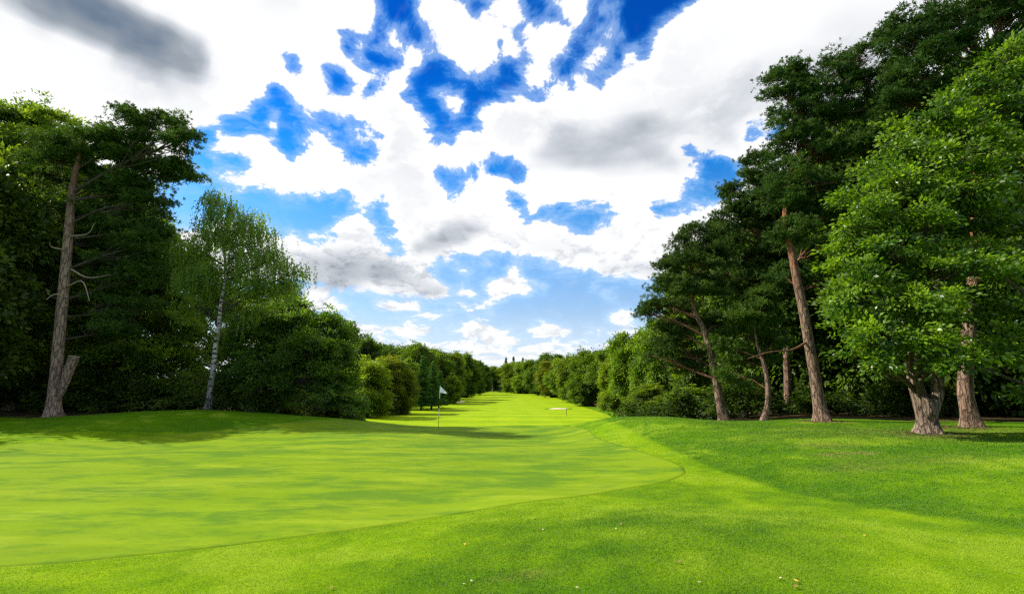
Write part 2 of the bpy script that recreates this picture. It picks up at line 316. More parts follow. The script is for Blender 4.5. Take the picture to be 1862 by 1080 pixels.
M = dict(
    broad=leaf_mat('broadleaf_foliage', (.026, .058, .012), (.150, .205, .022), .48, .5, spec=.25),
    oak=leaf_mat('oak_foliage', (.022, .066, .014), (.215, .300, .018), .45, .36),
    pine=leaf_mat('pine_needles', (.022, .056, .010), (.078, .125, .020), .25, .65, spec=.15),
    birch=leaf_mat('birch_foliage', (.055, .10, .014), (.150, .200, .028), .5),
    bark=bark_mat('rough_bark', ((.07, .048, .035), (.20, .145, .105), (.35, .27, .205)), sz=2.2, bump=.9),
    pinebark=bark_mat('pine_bark', ((.075, .048, .036), (.21, .135, .095), (.35, .245, .18)), red_z=(4.5, 9), red=(.36, .15, .06), bump=.8),
    greybark=bark_mat('pale_pine_bark', ((.13, .08, .055), (.32, .215, .155), (.48, .345, .265)), sxy=13, sz=2.6, red_z=(9, 15), red=(.24, .12, .07)),
    birchbark=bark_mat('birch_bark', ((.26, .22, .18), (.42, .37, .32), (.58, .53, .47)), bump=.3, birch=True),
    twig=bark_mat('twig_bark', ((.04, .03, .022), (.09, .068, .05), (.15, .115, .085)), 20, 8, .2),
    redtwig=bark_mat('red_twig_bark', ((.09, .04, .02), (.20, .095, .05), (.30, .15, .08)), 20, 8, .2),
    cutwood=plain('weathered_cut_wood', (.36, .27, .20), .9),
)
# ---------------------------------------------------------------- tree geometry
def tubes(paths, sides=6, ridge=0.0):
    """paths: list of (pts (n,3), radii (n,)) -> V, quads"""
    V, Q, off = [], [], 0
    for pts, rad in paths:
        pts = np.asarray(pts, float); rad = np.asarray(rad, float); k = len(pts); sd = sides
        T = np.gradient(pts, axis=0); T /= np.maximum(np.linalg.norm(T, axis=1, keepdims=True), 1e-9)
        up = np.array([1., 0, 0]) if abs(T[0][2]) > .6 else np.array([0, 0, 1.])
        A = np.cross(T, up); A /= np.linalg.norm(A, axis=1, keepdims=True); B = np.cross(T, A)
        th = np.linspace(0, 2 * PI, sd, endpoint=False)
        rr = rad[:, None] * np.ones(sd)[None]
        if ridge:
            L = np.arange(k)[:, None] * .35; ph = pts[0][0]
            rr = rr * (1 + ridge * (np.sin(th * 5 + ph + .5 * np.sin(L)) * .5 + np.sin(th * 9 + 2 * ph + L * .6) * .35 + .35 * np.sin(th * 3 + L * 1.1)))
        ring = pts[:, None] + rr[..., None] * (np.cos(th)[None, :, None] * A[:, None] + np.sin(th)[None, :, None] * B[:, None])
        V.append(ring.reshape(-1, 3)); i = np.arange(k - 1)[:, None] * sd; j = np.arange(sd)[None]; j2 = (j + 1) % sd
        Q.append(np.stack([i + j, i + j2, i + sd + j2, i + sd + j], -1).reshape(-1, 4) + off); off += k * sd
    return np.concatenate(V), np.concatenate(Q)
def spline(P, n):
    P = np.asarray(P, float); t = np.linspace(0, len(P) - 1, n); i = np.clip(t.astype(int), 0, len(P) - 2); f = (t - i)[:, None]
    Pm = np.vstack([2 * P[0] - P[1], P, 2 * P[-1] - P[-2]]); a, b, c, d = Pm[i], Pm[i + 1], Pm[i + 2], Pm[i + 3]
    return .5 * (2 * b + (c - a) * f + (2 * a - 5 * b + 4 * c - d) * f ** 2 + (3 * b - a - 3 * c + d) * f ** 3)
def unit(v): return v / np.maximum(np.linalg.norm(v, axis=-1, keepdims=True), 1e-9)
def leaf_quads(c, ax, nm, L, Wd, fold=.0):
    """rhombus leaves; c base centre, ax long axis, nm normal"""
    ax = unit(ax); sd = unit(np.cross(nm, ax)); nn = np.cross(ax, sd)
    L = np.asarray(L).reshape(-1, 1); Wd = np.asarray(Wd).reshape(-1, 1)
    a = c - ax * L * .5; b = c + sd * Wd * .5 + nn * L * .08; t = c + ax * L * .5 - nn * L * .05; d = c - sd * Wd * .5 + nn * L * .08
    return np.stack([a, b, t, d], 1).reshape(-1, 3)
def shell(rng, lobes, dens, inner=.45, bottom=-.75, shoots=.06, per=11, spreadb=.17):
    """spray positions spread through the outer part of the lobes, culled inside neighbours"""
    C, O, LI = [], [], []
    for li, (c, r) in enumerate(lobes):
        c = np.asarray(c, float); r = np.asarray(r, float) * np.ones(3)
        n = max(6, int(dens * (r[0] * r[1] + r[1] * r[2] + r[0] * r[2]) * 4.2))
        nb = max(14, int(n / per)); db = unit(rng.normal(size=(nb, 3))); db[0] = (0, 0, 1); db = db[db[:, 2] > bottom]; nb = len(db); fb = rng.uniform(.78, 1.18, nb)
        bi = rng.integers(0, nb, n); d = unit(db[bi] + rng.normal(size=(n, 3)) * spreadb)
        bump = 1 + .16 * np.sin(d[:, 0] * 5 + li * 3) * np.cos(d[:, 2] * 4 + li) + rng.normal(size=n) * .10
        f = (inner + (1 - inner) * rng.random(n) ** .55) * bump * fb[bi]
        C.append(c + d * r * f[:, None]); O.append(unit(d / r)); LI.append(np.full(n, li))
    C, O, LI = np.concatenate(C), np.concatenate(O), np.concatenate(LI)
    ns = int(len(C) * shoots); k = rng.integers(0, len(C), ns); far = rng.uniform(.15, .75, ns)[:, None]
    rr = np.array([np.mean(np.asarray(l[1]) * np.ones(3)) for l in lobes])[LI[k]][:, None]
    C = np.vstack([C, C[k] + unit(O[k] + [0, 0, .25]) * far * np.minimum(rr, 1.4)]); O = np.vstack([O, O[k]]); LI = np.concatenate([LI, LI[k]])
    keep = np.ones(len(C), bool)
    for li, (c, r) in enumerate(lobes):
        q = np.linalg.norm((C - np.asarray(c)) / (np.asarray(r) * np.ones(3)), axis=1)
        keep &= ~((q < .50) & (LI != li))
    return C[keep], O[keep], LI[keep]
def foliage(rng, C, O, style, size, count, leaf, spread=None):
    """leaves for each spray. returns V, tint"""
    n = len(C); cl = rng.random(n)
    rep = np.repeat(np.arange(n), count); m = len(rep); c = C[rep]; o = O[rep]; rz = rng.normal(size=(m, 3))
    if style == 'broad':
        # flat-ish layered spray: tilted disc around its centre, leaves pointing outwards
        tilt = unit(np.stack([O[:, 0] * .5, O[:, 1] * .5, np.full(n, .9)], 1) + rng.normal(size=(n, 3)) * .30)[rep]
        p = rng.normal(size=(m, 3)); p = p - (p * tilt).sum(1, keepdims=True) * tilt * .72
        p *= size * .55; pos = c + p; ax = unit(p + o * size * .6 + rz * .25 * size)
        nm = unit(tilt + rng.normal(size=(m, 3)) * .75); L = leaf * rng.uniform(.7, 1.25, m)
        V = leaf_quads(pos, ax, nm, L, L * .55)
    elif style == 'pine':
        tilt = unit(np.stack([O[:, 0] * .35, O[:, 1] * .35, np.full(n, 1.)], 1) + rng.normal(size=(n, 3)) * .25)[rep]
        # tufts within the spray
        nt = max(3, count // 12); tp = rng.normal(size=(n, nt, 3)) * np.array([1, 1, .38]) * size * .60
        ti = rng.integers(0, nt, m); q = tp[rep, ti]
        ax = unit(rz + tilt * .9 + unit(q) * .5); L = leaf * rng.uniform(.8, 1.2, m)
        pos = c + q + ax * (L * .5)[:, None]; nm = rng.normal(size=(m, 3))
        V = leaf_quads(pos, ax, nm, L, L * .19)
    elif style == 'weep':
        # leaves strung along hanging twigs
        ns = max(2, count // 14); st = rng.normal(size=(n, ns, 3)) * np.array([1, 1, .4]) * size * .5; ln = rng.uniform(.5, 1.0, (n, ns)) * (spread or 1.4)
        si = rng.integers(0, ns, m); q = st[rep, si].copy(); t = rng.random(m); dr = unit(np.stack([O[:, 0], O[:, 1], O[:, 0] * 0], 1))[rep]
        q[:, 2] -= t * ln[rep, si]; q += dr * (t * (1 - .5 * t) * .35)[:, None] + rz * .035
        ax = unit(np.stack([rz[:, 0] * .5, rz[:, 1] * .5, -np.ones(m)], 1)); L = leaf * rng.uniform(.7, 1.2, m)
        V = leaf_quads(c + q, ax, rng.normal(size=(m, 3)), L, L * .6)
    tint = np.clip(cl[rep] ** 1.4 * .8 + rng.random(m) * .24 + rng.normal(size=m) * .05, 0, 1)
    return V, tint
def crown_mesh(name, rng, lobes, style, dens, size, count, leaf, spread=None, inner=.45, bottom=-.75, tintfn=None, shoots=.06):
    C, O, LI = shell(rng, lobes, dens, inner, bottom, shoots)
    V, t = foliage(rng, C, O, style, size, count, leaf, spread)
    if tintfn is not None: t = np.clip(t * tintfn(V.reshape(-1, 4, 3)[:, 0]), 0, 1)
    me = make_mesh(name, V, np.arange(len(V)).reshape(-1, 4), 4, {'tint': ('FACE', t)})
    return me, C, LI
def branch_mesh(name, rng, trunk, rads, lobes, C, LI, frac=.25, thick=.10, twig=.012, up=.15):
    """limbs from the trunk to each lobe, twigs on to some of the sprays"""
    paths = []; trunk = np.asarray(trunk)
    for li, (c, r) in enumerate(lobes):
        c = np.asarray(c, float); r = np.asarray(r, float) * np.ones(3)
        dd = np.hypot(trunk[:, 0] - c[0], trunk[:, 1] - c[1]); want = c[2] - .45 * dd - r[2] * .1
        k = int(np.argmin(np.abs(trunk[:, 2] - want) + .15 * dd)); k = max(k, len(trunk) // 4)
        s = trunk[k]; L = np.linalg.norm(c - s)
        if L < .3: continue
        mid = (s + c) / 2 + np.array([0, 0, up * L * .3]) + rng.normal(size=3) * L * .07
        rt = min(thick * (L / 4) ** .6, rads[k] * .75)
        paths.append((spline([s, mid, c], 9), np.linspace(rt, rt * .35, 9)))
        idx = np.where(LI == li)[0]; idx = idx[rng.random(len(idx)) < frac]
        for j in idx:
            e = C[j]; f = rng.uniform(.35, 1); b = paths[0][0][0]; b = (1 - f) ** 2 * s + 2 * f * (1 - f) * mid + f * f * c
            m2 = (b + e) / 2 + rng.normal(size=3) * .12 * np.linalg.norm(e - b)
            paths.append((spline([b, m2, e], 5), np.linspace(rt * .35, twig, 5)))
    V, Q = tubes(paths, 5)
    return make_mesh(name, V, Q, 4, smooth=True)
def trunk_mesh(name, path, rad, ridge=.05, sides=28, n=60, flare=.45, extra=()):
    P = spline(path, n); R = np.interp(np.linspace(0, 1, n), np.linspace(0, 1, len(rad)), rad)
    hgt = P[:, 2] - P[0, 2]; R = R * (1 + flare * np.exp(-hgt / .35))
    P2 = np.vstack([P[0] - [0, 0, .5], P]); R2 = np.concatenate([[R[0] * 1.15], R])
    V, Q = tubes([(P2, R2)] + list(extra), sides, ridge)
    k = len(P2) * sides; ring = np.repeat(P2, sides, axis=0); hh = V[:k, 2] - P[0, 2]; th_ = np.arctan2(V[:k, 1] - ring[:, 1], V[:k, 0] - ring[:, 0]); s_ = 7 * R[0]
    f = 1 + .42 * np.maximum(0, np.sin(th_ * 5 + s_) * .6 + np.sin(th_ * 3 + 2 * s_) * .6) * np.exp(-np.maximum(hh, 0) / (.9 * R[0])); V[:k, :2] = ring[:, :2] + (V[:k, :2] - ring[:, :2]) * f[:, None]
    return make_mesh(name, V, Q, 4, smooth=True), P, R
def lobes_px(D, base, L, zflat=.9, clear=9999, push=.9):
    """crown lobes given as seen: (u, v, ru, rv, dD) -> centres relative to the base"""
    out = []
    for (u, v, ru, rv, dD) in L:
        if v > clear: dD = abs(dD) * .5 + push + .5 * rv * pxm(u, v, D)
        c = at(u, v, D + dD); m = pxm(u, v, D + dD)
        rx, rz_ = ru * m, rv * m
        out.append((c - base, np.array([rx, (rx + rz_) / 2 * 1.05, rz_ * zflat])))
    return out
def near_tree(name, label, cat, u, v, D, tpx, rad, lobes, style, mats, dens, size, count, leaf, group=None, spread=None, frac=.25, ridge=.05, thick=.1, color=(1, 1, 1), seed=1, twigs='twig', bottom=-.75, inner=.45, flare=.45, base_h=None, tintfn=None, up=.15, clear=9999, shoots=.06):
    rng = np.random.default_rng(seed)
    p = at(u, v, D); base = np.array([p[0], D, h1(p[0], D)])
    root = empty(name, base, label, cat, group)
    path = [np.zeros(3)] + [at(a, b, D + dd) - base for (a, b, dd) in tpx]
    tm, P, R = trunk_mesh('trunk', path, rad, ridge, flare=flare)
    link('trunk', tm, M[mats[0]], root)
    lb = lobes_px(D, base, lobes, clear=clear)
    cm, C, LI = crown_mesh('crown', rng, lb, style, dens, size, count, leaf, spread, inner, bottom, tintfn, shoots)
    co = link('crown', cm, M[mats[1]], root); co.color = (*color, 1)
    if frac: link('branches', branch_mesh('branches', rng, P, R, lb, C, LI, frac, thick, up=up), M[twigs], root)
    return root, P, R, base
# ---------------------------------------------------------------- ground, green, fairway, bunkers
def vnoise(x, y, s, seed):
    """lattice value noise, 0..1"""
    t = np.random.default_rng(seed).random((256, 256)); xs, ys = x / s, y / s; xi, yi = np.floor(xs).astype(int), np.floor(ys).astype(int); fx_, fy_ = xs - xi, ys - yi
    fx_, fy_ = fx_ * fx_ * (3 - 2 * fx_), fy_ * fy_ * (3 - 2 * fy_); g = lambda i, j: t[i % 256, j % 256]
    return (g(xi, yi) * (1 - fx_) + g(xi + 1, yi) * fx_) * (1 - fy_) + (g(xi, yi + 1) * (1 - fx_) + g(xi + 1, yi + 1) * fx_) * fy_
def turfvar(x, y):
    v = .42 * vnoise(x + .5 * y, y * 1.3, 2.3, 1) + .30 * vnoise(x, y * 1.5, .8, 2) + .28 * vnoise(x - .3 * y, y, .28, 3)
    return np.clip((v - .5) * 2.3 + .5, 0, 1)
def polydist(x, y, poly):
    """signed distance to closed polygon, negative inside"""
    P = np.asarray(poly, float); n = len(P); d = np.full(x.shape, 1e9); ins = np.zeros(x.shape, bool)
    for i in range(n):
        a, b = P[i], P[(i + 1) % n]; e = b - a; t = np.clip(((x - a[0]) * e[0] + (y - a[1]) * e[1]) / (e @ e), 0, 1)
        d = np.minimum(d, np.hypot(x - a[0] - t * e[0], y - a[1] - t * e[1]))
        c = (a[1] > y) != (b[1] > y)
        ins ^= c & (x < (b[0] - a[0]) * (y - a[1]) / (b[1] - a[1] + 1e-12) + a[0])
    return np.where(ins, -d, d)
def closed_spline(P, per=8):
    P = np.asarray(P, float); Q = np.vstack([P[-2:], P, P[:3]]); S = spline(Q, (len(Q) - 1) * per + 1); return S[2 * per:(2 + len(P)) * per]
edge = [(0,1032),(250,1010),(500,982),(700,955),(850,932),(1000,909),(1120,892),(1200,878),(1238,866),(1246,857),(1234,845),(1200,832),(1150,816),(1090,798)]
GP = [tuple(hit(*e)) for e in edge] + [(3.4, 22.5), (2.2, 25.5), (0, 27.2), (-3, 28.0), (-7, 27.8)] + [(-10.2, 25.6), (-12.2, 22.6), (-14.2, 20.2)] + [tuple(hit(180, 800)), tuple(hit(0, 809))] + [(-20.5, 13.5), (-21.5, 10), (-18, 6.5), (-12, 4.9), (-8, 4.7)]
GREEN = closed_spline(GP, 6)
FAIR = [(-13, 38), (8.5, 38), (11, 50), (13, 62), (14, 84), (14.4, 120), (13, 175), (7, 230), (0, 262), (-8, 272), (-15, 262), (-19, 190), (-19.5, 120), (-18.5, 70), (-17, 50)]
FAIR = closed_spline(FAIR, 6)
B1 = hit(1015, 743); B2 = hit(828, 730)
# outer rim of the semi-rough collar right of the green, and the long-grass patch in the foreground
COLLAR = [tuple(hit(*e)) for e in [(1105,766),(1150,784),(1205,810),(1300,852),(1400,885),(1500,908),(1620,928),(1760,948),(1861,962)]] + [(9, 6.2), (9, 3), (0, 2), (-20, 2), (-30, 12), (-20, 18), (0, 27), (4.8, 26.5)]
PATCH = [tuple(hit(*e)) for e in [(560,1079),(700,1035),(850,992),(1000,948),(1150,926),(1300,926),(1430,940),(1520,965),(1600,1005),(1640,1079)]] + [(3.2, 2.5), (-1.6, 2.5)]
rs = np.concatenate([[.3, .6], np.geomspace(1.0, 90, 420), np.geomspace(91, 2500, 130)[0:]])
NA = 900
th = np.concatenate([np.linspace(-.95, .95, 640, endpoint=False), np.linspace(.95, 2 * PI - .95, NA - 640, endpoint=False)])
RR, TT = np.meshgrid(rs, th, indexing='ij')
GX, GY = np.sin(TT) * RR, np.cos(TT) * RR
GZ = H(GX, GY)
far_fl = sstep(320, 700, RR); GZ = GZ * (1 - far_fl) + (-2.0) * far_fl
near = (RR < 60)
dg = np.full(GX.shape, 9.); dg[near] = polydist(GX[near], GY[near], GREEN)
nf = (RR < 330) & (GY > 30)
df = np.full(GX.shape, 50.); df[nf] = polydist(GX[nf], GY[nf], FAIR)
GZ = GZ - .03 * sstep(-.02, -.7, dg) - .05 * sstep(-.6, -2.5, df)
for (bx, by), (ra, rb) in ((B1, (1.7, 2.6)), (B2, (2.4, 4.0))):
    q = np.hypot((GX - bx) / ra, (GY - by) / rb); GZ = GZ + .10 * np.exp(-((q - 1.35) / .25) ** 2)
dcol = np.full(GX.shape, 9.); dcol[near] = polydist(GX[near], GY[near], COLLAR)
dpt = np.full(GX.shape, 9.); dpt[near] = polydist(GX[near], GY[near], PATCH)
wav = .25 * np.sin(GX * 1.3 + GY * .7) + .2 * np.sin(GX * 2.9 - GY * 1.9)
edgew = .10 + .09 * np.maximum(GX - 4, 0); longg = np.maximum((.95 - .50 * sstep(13, 7, GY) * sstep(5, 9, GX)) * sstep(-1, 1, dcol / edgew), .62 * sstep(1.3, -1.1, dpt + wav * 1.5))
longg = np.where(near, longg, 1.0)
# bare, dry ground under the trees
dry = np.zeros(GX.shape)
BARE = [(13.3, 15.15, 1.2, .9), (15.9, 16.4, 1.1, .7), (13.1, 20, 1.0, .6)]
for bx, by, ra, st in BARE: dry = np.maximum(dry, st * sstep(1.6, .4, np.hypot(GX - bx, GY - by) / ra))
for (u, v, ra, rb, st) in [(1505,810,.9,.5,.7),(1538,826,.9,.35,.9),(1600,786,3.2,1.6,.45),(1440,790,2.0,1.0,.25),(1380,800,1.5,.8,.15),(1570,850,1.2,.5,.35),(1680,835,2.0,.8,.3),(950,1048,.35,.12,.35),(1450,778,1.2,.5,.4)]:
    bx, by = hit(u, v); dry = np.maximum(dry, st * sstep(1.5, .2, np.hypot((GX - bx) / ra, (GY - by) / rb)))
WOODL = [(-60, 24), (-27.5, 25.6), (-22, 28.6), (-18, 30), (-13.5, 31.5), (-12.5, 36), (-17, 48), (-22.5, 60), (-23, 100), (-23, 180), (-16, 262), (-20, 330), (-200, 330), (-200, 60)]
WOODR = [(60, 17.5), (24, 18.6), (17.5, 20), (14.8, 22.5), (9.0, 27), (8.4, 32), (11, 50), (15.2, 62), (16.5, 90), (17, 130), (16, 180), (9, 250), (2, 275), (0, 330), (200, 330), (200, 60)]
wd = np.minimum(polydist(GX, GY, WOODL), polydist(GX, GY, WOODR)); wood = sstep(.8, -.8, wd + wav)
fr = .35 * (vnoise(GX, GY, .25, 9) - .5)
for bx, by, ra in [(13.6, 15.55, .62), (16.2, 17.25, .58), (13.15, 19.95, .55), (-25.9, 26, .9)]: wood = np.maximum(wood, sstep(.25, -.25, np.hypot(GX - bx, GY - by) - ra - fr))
nv = GX.size; idx = np.arange(nv).reshape(GX.shape)
a_, b_ = idx[:-1], idx[1:]; r = lambda z: np.roll(z, -1, axis=1)
Q = np.stack([a_, r(a_), r(b_), b_], -1).reshape(-1, 4)
gme = make_mesh('ground', np.stack([GX, GY, GZ], -1).reshape(-1, 3), Q, 4, {'longgrass': ('POINT', longg.ravel()), 'dry': ('POINT', dry.ravel()), 'var': ('POINT', turfvar(GX, GY).ravel()), 'wood': ('POINT', wood.ravel())}, smooth=True)

def turf_mat(name, kind):
    m, n = new_mat(name); geo = n.n('ShaderNodeNewGeometry'); pos = geo.outputs['Position']
    def st(sx, sy, sc, det=4, r=.6, rot=0.0):
        mp = n.n('ShaderNodeMapping'); n.put(mp.inputs[0], pos); mp.inputs[2].default_value = (0, 0, rot); mp.inputs[3].default_value = (sx, sy, 1)
        return n.noise(mp.outputs[0], sc, det, r)
    big = st(1, 1, .35, 3, .55, .4); mid = st(1, 1, 1.6, 4, .6); fine = st(1, 1, 14, 5, .7); micro = st(1, 1, 75, 3, .7)
    streak = st(.30, 1.9, .8, 6, .68, .12); gs = st(.6, 3.0, 9, 4, .7, .1)
    if kind == 'green':
        c = n.ramp(streak, [(.32, (.108, .176, .004)), (.52, (.160, .236, .005)), (.72, (.220, .288, .010))])
        c = n.mix(n.ss(mid, .35, .7, 0, .45), c, rgb(.195, .262, .018)); c = n.mix(n.ss(big, .4, .65, 0, .5), c, rgb(.165, .265, .004))
        c = n.mix(n.ss(fine, .3, .75, 0, .25), c, rgb(.105, .185, .007)); mot = st(.6, 1.3, .62, 7, .74, .2); c = n.mix(n.ss(mot, .44, .60, 0, .85), c, rgb(.062, .140, .012)); c = n.mix(n.ss(st(.4, 1.5, .9, 5, .7, -.1), .52, .68, 0, .5), c, rgb(.27, .335, .020)); c = n.mix(n.ss(gs, .35, .7, 0, .30), c, rgb(.10, .19, .008)); c = n.mix(n.ss(micro, .35, .7, 0, .30), c, rgb(.09, .17, .006))
        bs, bd = .25, .006
    elif kind == 'fairway':
        # mown stripes across, slightly curved
        sp = n.n('ShaderNodeSeparateXYZ'); n.put(sp.inputs[0], pos)
        yy = n.math('MULTIPLY_ADD', sp.outputs[0], .16, sp.outputs[1])
        s1 = n.ss(n.math('SINE', n.math('MULTIPLY', yy, .9)), -.5, .5)
        s2 = n.ss(n.math('SINE', n.math('MULTIPLY', n.math('MULTIPLY_ADD', sp.outputs[1], .03, sp.outputs[0]), 1.35)), -.4, .4)
        c = n.mix(s1, rgb(.17, .27, .003), rgb(.245, .34, .004)); c = n.mix(n.math('MULTIPLY', s2, .35), c, rgb(.25, .335, .008))
        c = n.mix(n.ss(big, .35, .65, 0, .5), c, rgb(.16, .26, .003)); c = n.mix(n.ss(mid, .4, .7, 0, .3), c, rgb(.22, .31, .006))
        bs, bd = .2, .01
    else:
        lg = n.n('ShaderNodeAttribute', attribute_name='longgrass').outputs['Fac']; dr = n.n('ShaderNodeAttribute', attribute_name='dry').outputs['Fac']; wo_ = n.n('ShaderNodeAttribute', attribute_name='wood').outputs['Fac']
        short = n.ramp(mid, [(.3, (.115, .225, .002)), (.5, (.170, .290, .002)), (.72, (.235, .345, .003))])
        lng = n.ramp(mid, [(.3, (.042, .120, .002)), (.5, (.070, .168, .002)), (.72, (.110, .220, .003))])
        c = n.mix(lg, short, lng); c = n.mix(n.ss(big, .38, .68, 0, .45), c, n.mix(lg, rgb(.21, .32, .002), rgb(.11, .23, .002)))
        va = n.n('ShaderNodeAttribute', attribute_name='var').outputs['Fac']
        c = n.mix(n.ss(va, .55, .05, 0, .55), c, rgb(.045, .135, .003)); c = n.mix(n.ss(va, .62, 1.0, 0, .6), c, rgb(.25, .35, .018))
        c = n.mix(n.ss(streak, .5, .75, 0, .3), c, rgb(.17, .25, .012))
        c = n.mix(n.ss(fine, .35, .75, 0, .40), c, rgb(.05, .125, .003)); c = n.mix(n.ss(micro, .3, .7, 0, .35), c, rgb(.045, .105, .003))
        sc_ = st(1, 1, 3.1, 5, .65); c = n.mix(n.math('MULTIPLY', dr, n.ss(sc_, .36, .60)), c, n.mix(fine, rgb(.17, .13, .035), rgb(.26, .20, .07)))
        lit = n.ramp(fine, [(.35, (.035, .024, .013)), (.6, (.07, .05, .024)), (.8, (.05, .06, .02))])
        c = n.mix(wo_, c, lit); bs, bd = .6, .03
    b = n.n('ShaderNodeBsdfPrincipled'); n.put(b.inputs['Base Color'], c); b.inputs['Roughness'].default_value = .85; b.inputs['Specular IOR Level'].default_value = .03
    bp = n.n('ShaderNodeBump'); bp.inputs['Strength'].default_value = bs; bp.inputs['Distance'].default_value = bd
    n.put(bp.inputs['Height'], n.math('MULTIPLY_ADD', micro, .6, fine)); n.t.links.new(bp.outputs[0], b.inputs['Normal'])
    o = n.n('ShaderNodeOutputMaterial'); n.t.links.new(b.outputs[0], o.inputs[0]); return m
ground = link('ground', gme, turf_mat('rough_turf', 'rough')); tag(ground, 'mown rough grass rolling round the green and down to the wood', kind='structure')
def patch(name, poly, nr, mat, dz, label):
    """sheet filling a closed outline, rings shrinking to the centre"""
    P = np.asarray(poly); c = P.mean(0); f = 1 - np.linspace(0, 1, nr) ** 1.0; f = f[:-1]
    T_ = np.roll(P, -1, 0) - np.roll(P, 1, 0); Nn = np.column_stack([T_[:, 1], -T_[:, 0]]); Nn /= np.linalg.norm(Nn, axis=1, keepdims=True)
    area = .5 * np.sum(P[:, 0] * np.roll(P[:, 1], -1) - np.roll(P[:, 0], -1) * P[:, 1]); Nn *= np.sign(area)
    X = c + (P[None] - c) * f[:, None, None]; X = np.concatenate([(P + Nn * .03)[None], X]).reshape(-1, 2); n_, k = nr, len(P)   # first ring: skirt tucked into the turf
    Z = H(X[:, 0], X[:, 1]) + dz; Z[:k] -= dz + .03; V = np.vstack([np.column_stack([X, Z]), [[c[0], c[1], h1(*c) + dz]]])
    i = np.arange(n_ - 1)[:, None] * k; j = np.arange(k)[None]; j2 = (j + 1) % k
    Qd = np.stack([i + j, i + j2, i + k + j2, i + k + j], -1).reshape(-1, 4)
    last = (n_ - 1) * k; j = np.arange(k); T = np.stack([last + j, last + (j + 1) % k, np.full(k, n_ * k), np.full(k, n_ * k)], -1)
    bm_f = [tuple(q) for q in Qd] + [tuple(t[:3]) for t in T]
    me = bpy.data.meshes.new(name); me.from_pydata(V.tolist(), [], [tuple(int(z) for z in q) for q in bm_f]); me.update()
    me.polygons.foreach_set('use_smooth', np.ones(len(me.polygons), bool))
    o = link(name, me, mat); return tag(o, label, kind='structure')
def dens_poly(P, step):
    out = []
    for i in range(len(P)):
        a, b = P[i], P[(i + 1) % len(P)]; k = max(1, int(np.linalg.norm(b - a) / step)); out += [a + (b - a) * t / k for t in range(k)]
    return np.array(out)
patch('putting_green', dens_poly(GREEN, .22), 110, turf_mat('putting_turf', 'green'), .008, 'smooth close-mown putting green around the flag')
patch('fairway', dens_poly(FAIR, 1.2), 90, turf_mat('fairway_turf', 'fairway'), .006, 'striped mown fairway running away between the woods')
sandm, n = new_mat('bunker_sand'); geo = n.n('ShaderNodeNewGeometry'); b = n.n('ShaderNodeBsdfPrincipled'); n.put(b.inputs['Base Color'], n.ramp(n.noise(geo.outputs['Position'], 3, 5, .6), [(.3, (.50, .38, .26)), (.7, (.68, .55, .40))])); b.inputs['Roughness'].default_value = .95
o = n.n('ShaderNodeOutputMaterial'); n.t.links.new(b.outputs[0], o.inputs[0])
for (bx, by), (ra, rb), lb in ((B1, (1.7, 2.6), 'small pale sand bunker on the right of the fairway'), (B2, (2.4, 4.0), 'small pinkish sand bunker at the left edge of the fairway')):
    tt = np.linspace(0, 2 * PI, 48, endpoint=False); rad = 1 + .10 * np.sin(tt * 3 + bx) + .06 * np.sin(tt * 5)
    patch('sand_bunker', np.column_stack([bx + ra * rad * np.cos(tt), by + rb * rad * np.sin(tt)]), 8, sandm, .03, lb)

# grass blades where the camera is close enough to see them
def grass():
    rng = np.random.default_rng(3); N = 820000
    a = rng.uniform(-.98, .98, N); d = 3.2 * (29.0 / 3.2) ** rng.random(N)            # log spread: denser when near
    x, y = np.sin(a) * d, np.cos(a) * d
    g = polydist(x, y, GREEN); lg = np.maximum((.95 - .50 * sstep(13, 7, y) * sstep(5, 9, x)) * sstep(-1, 1, polydist(x, y, COLLAR) / (.10 + .09 * np.maximum(x - 4, 0))), .62 * sstep(1.3, -1.1, polydist(x, y, PATCH) + 1.5 * (.25 * np.sin(x * 1.3 + y * .7) + .2 * np.sin(x * 2.9 - y * 1.9))))
    k = (g > .03) & (y > 0) & ~((y > 26) & (np.abs(x) < 6)); x, y, d, g, lg = x[k], y[k], d[k], g[k], lg[k]; n_ = len(x)
    z = H(x, y) - .004
    clump = .5 + .5 * np.sin(x * 9 + 2 * np.sin(y * 7)) * np.sin(y * 8 + 1.5 * np.sin(x * 6))
    h = (.011 + .012 * lg) * rng.uniform(.6, 1.35, n_) * (.8 + .5 * clump) * (1 + d * .02) * (1 - .85 * sstep(20, 29, d))
    w = .0022 * np.maximum(1, d / 4.0); ph = rng.uniform(0, 2 * PI, n_); lean = rng.normal(size=(n_, 2)) * .55 * h[:, None] + np.array([.25, -.1]) * h[:, None]
    ca, sa = np.cos(ph) * w, np.sin(ph) * w
    V = np.stack([np.stack([x - ca, y - sa, z], 1), np.stack([x + ca, y + sa, z], 1), np.stack([x + lean[:, 0], y + lean[:, 1], z + h], 1)], 1).reshape(-1, 3)
    t = np.clip(.50 * (1 - lg) + rng.random(n_) * .38 + .10 * clump - .05 + .75 * (turfvar(x, y) - .5), 0, 1)
    me = make_mesh('grass', V, np.arange(n_ * 3).reshape(-1, 3), 3, {'tint': ('FACE', t)})
    m = leaf_mat('grass_blades', (.060, .160, .002), (.22, .35, .003), .35, .7, tcol=(1.3, 1.2, .5))
    return tag(link('grass', me, m), 'short grass blades of the rough and collar in the foreground', 'grass', kind='stuff')
grass()
# ---------------------------------------------------------------- the near trees
def put_child(name, me, mat, parent): return link(name, me, mat, parent)
